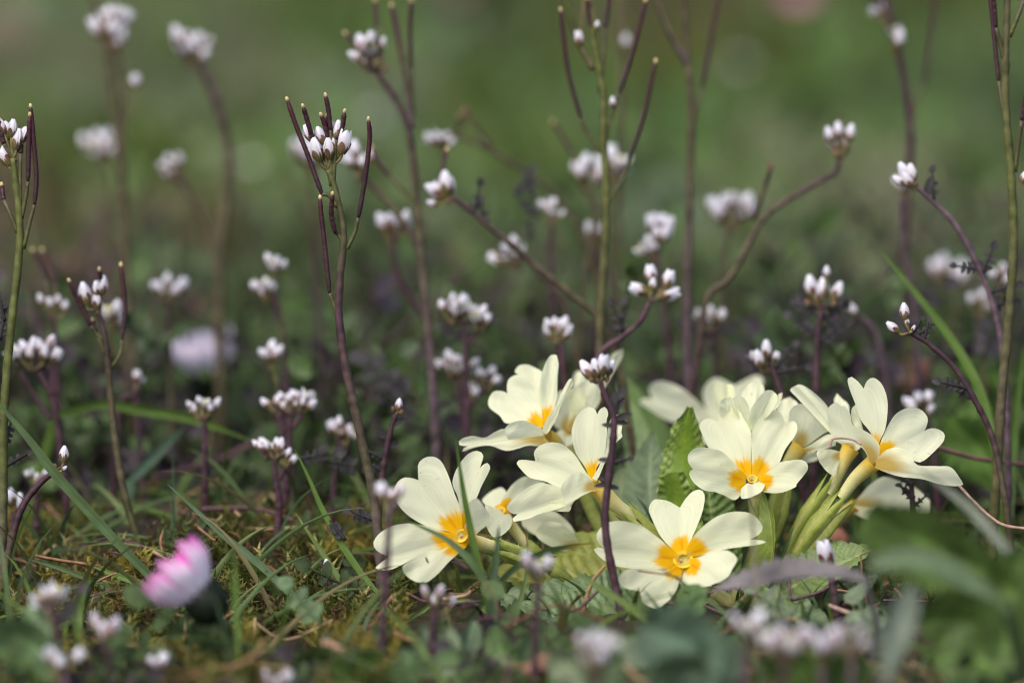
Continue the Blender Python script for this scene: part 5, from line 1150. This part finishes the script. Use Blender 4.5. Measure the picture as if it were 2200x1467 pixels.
def crossing():
    mb = MB(); rg = np.random.default_rng(41)
    for k in range(430):
        y = rg.uniform(.70, .87); x = rg.uniform(-.15, .15)
        if x > -.03 and y < .80 and (y > .735): continue
        a = rg.choice([-1, 1])*rg.uniform(.25, 1.2); L = rg.uniform(.018, .05)
        p = np.array([x, y, ground_z(x, y)-.001]); c = np.array([(.085, .135, .045), (.10, .165, .032), (.13, .175, .06), (.15, .13, .06)][rg.integers(0, 4)])
        d = np.array([math.sin(a), rg.normal(0, .25), abs(math.cos(a))*.8]); n = 9; w = rg.uniform(.0007, .0014)
        path = np.array([p+d*L*t+np.array([0, 0, -.35*L*t*t]) for t in np.linspace(0, 1, n)])
        G = np.array([[q-np.array([math.cos(a), 0, -math.sin(a)])*w*.5*(1-t)**.6, q-np.array([0, w*.2, 0]), q+np.array([math.cos(a), 0, -math.sin(a)])*w*.5*(1-t)**.6] for q, t in zip(path, np.linspace(0, 1, n))])
        mb.grid(G, c*rg.uniform(.8, 1.2))
    return mb
o = obj('fine_grass', crossing().mesh('fine_grass', M_GRASS)); tag(o, 'fine crossing grass blades over the moss and along the front', 'grass', kind='stuff')

# low leafy ground cover: rosette leaflets, dark green and purple
def cover(N, ymin, ymax, seed, Lmin, Lmax, pal, zup=.5, xs=1.3, dens=None):
    rg = np.random.default_rng(seed); mb = MB()
    for k in range(N):
        y = rg.uniform(ymin, ymax); hw = in_view_x(y, xs); x = rg.uniform(-hw, hw)
        if dens is not None and rg.random() > dens(x, y): continue
        a = rg.uniform(0, 6.28); c = np.array(pal[rg.integers(0, len(pal))])*rg.uniform(.7, 1.3)
        p = np.array([x, y, ground_z(x, y)+rg.uniform(0, .006)])
        d = np.array([math.cos(a), math.sin(a), rg.uniform(.1, zup)])
        if rg.random() < .6: pinnate(mb, p, d, rg.uniform(Lmin, Lmax), c, pairs=3, sz=.3)
        else: small_leaf(mb, p, d, rg.uniform(Lmin, Lmax)*.7, c, w=.3)
    return mb
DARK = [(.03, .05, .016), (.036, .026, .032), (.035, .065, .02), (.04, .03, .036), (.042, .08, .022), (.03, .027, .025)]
def cov_d(x, y):
    if y < .865: return .25 if x > -.01 else .04
    return 1.0
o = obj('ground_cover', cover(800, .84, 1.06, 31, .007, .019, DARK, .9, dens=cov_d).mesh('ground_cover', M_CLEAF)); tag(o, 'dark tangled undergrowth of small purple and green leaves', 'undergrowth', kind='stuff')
def thicket():
    mb = MB(); rg = np.random.default_rng(17)
    for k in range(900):
        y = rg.uniform(.85, 1.0); hw = in_view_x(y, 1.3); x = rg.uniform(-hw, hw)
        h = rg.uniform(.008, .030) if rg.random() < .78 else rg.uniform(.03, .05)
        if -.084 < x/y < -.058 and y < .95: h = min(h, .007)
        p = np.array([x, y, ground_z(x, y)]); l = rg.normal(0, .35, 2); tip = p+np.array([l[0]*h, l[1]*h, h])
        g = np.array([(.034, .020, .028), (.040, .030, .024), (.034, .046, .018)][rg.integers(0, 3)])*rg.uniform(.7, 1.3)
        mid = (p+tip)/2+np.array([rg.normal(0, .1)*h, 0, 0])
        mb.tube([p, mid, tip], [.0006, .0005, .0003], g, seg=5, n=7, cap=False)
        for q in range(rg.integers(2, 6)):
            t = rg.uniform(.2, 1); o = p*(1-t)+tip*t; a = rg.uniform(0, 6.28)
            c = np.array([(.034, .026, .034), (.04, .066, .020), (.05, .09, .024), (.038, .060, .026)][rg.integers(0, 4) if y < .92 else rg.integers(1, 4)])
            d = np.array([math.cos(a), math.sin(a), rg.uniform(.2, 1)])
            if rg.random() < .5: pinnate(mb, o, d, rg.uniform(.006, .013), c, pairs=2, sz=.3)
            else: small_leaf(mb, o, d, rg.uniform(.004, .010), c, w=.3)
    return mb
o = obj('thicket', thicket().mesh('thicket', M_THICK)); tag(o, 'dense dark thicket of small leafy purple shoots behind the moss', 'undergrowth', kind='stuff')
def tangle():
    mb = MB(); rg = np.random.default_rng(15)
    for k in range(800):
        y = rg.uniform(.86, 1.06); hw = in_view_x(y, 1.3); x = rg.uniform(-hw, hw)
        a = rg.uniform(0, 6.28); L = rg.uniform(.012, .04)
        p = np.array([x, y, ground_z(x, y)]); d = norm(np.array([math.cos(a), math.sin(a), rg.uniform(.05, .8)]))
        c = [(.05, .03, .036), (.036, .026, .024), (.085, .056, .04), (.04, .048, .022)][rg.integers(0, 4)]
        mb.tube([p, p+d*L*.5+rg.normal(0, .1, 3)*L, p+d*L*np.array([1, 1, .8])], [.0006, .0005, .0003], c, seg=5, n=7, cap=False)
    for k in range(330):        # upright ones, thin and purple brown
        y = rg.uniform(.865, 1.06); hw = in_view_x(y, 1.3); x = rg.uniform(-hw, hw)
        if -.084 < x/y < -.058: continue
        h = rg.uniform(.018, .055); p = np.array([x, y, ground_z(x, y)]); l = rg.normal(0, .5, 2)
        c = [(.085, .055, .066), (.06, .038, .045), (.10, .075, .06), (.07, .075, .035)][rg.integers(0, 4)]
        mb.tube([p, p+np.array([l[0]*h*.3+rg.normal(0, .05)*h, l[1]*h*.3, h*.5]), p+np.array([l[0]*h, l[1]*h, h])], [.00055, .00045, .0003], c, seg=5, n=9, cap=False)
    return mb
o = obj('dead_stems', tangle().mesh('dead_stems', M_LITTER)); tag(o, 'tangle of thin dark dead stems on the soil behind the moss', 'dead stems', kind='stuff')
FORE = [(.06, .10, .035), (.09, .14, .07), (.07, .12, .045), (.10, .13, .08), (.05, .08, .03)]
o = obj('low_herbs', cover(75, .685, .745, 33, .008, .016, FORE, .9, dens=lambda x, y: .45 if x < -.01 else .8).mesh('low_herbs', M_CLEAF)); tag(o, 'blurred low herb leaves along the front', 'herbs', kind='stuff')
o = obj('lawn_clover', cover(900, 1.08, 2.6, 35, .02, .045, [(.075, .14, .03), (.06, .12, .02), (.10, .155, .08), (.09, .13, .04), (.05, .09, .025)], .8).mesh('lawn_clover', M_LEAF)); tag(o, 'soft leafy herbs among the far grass', 'herbs', kind='stuff')
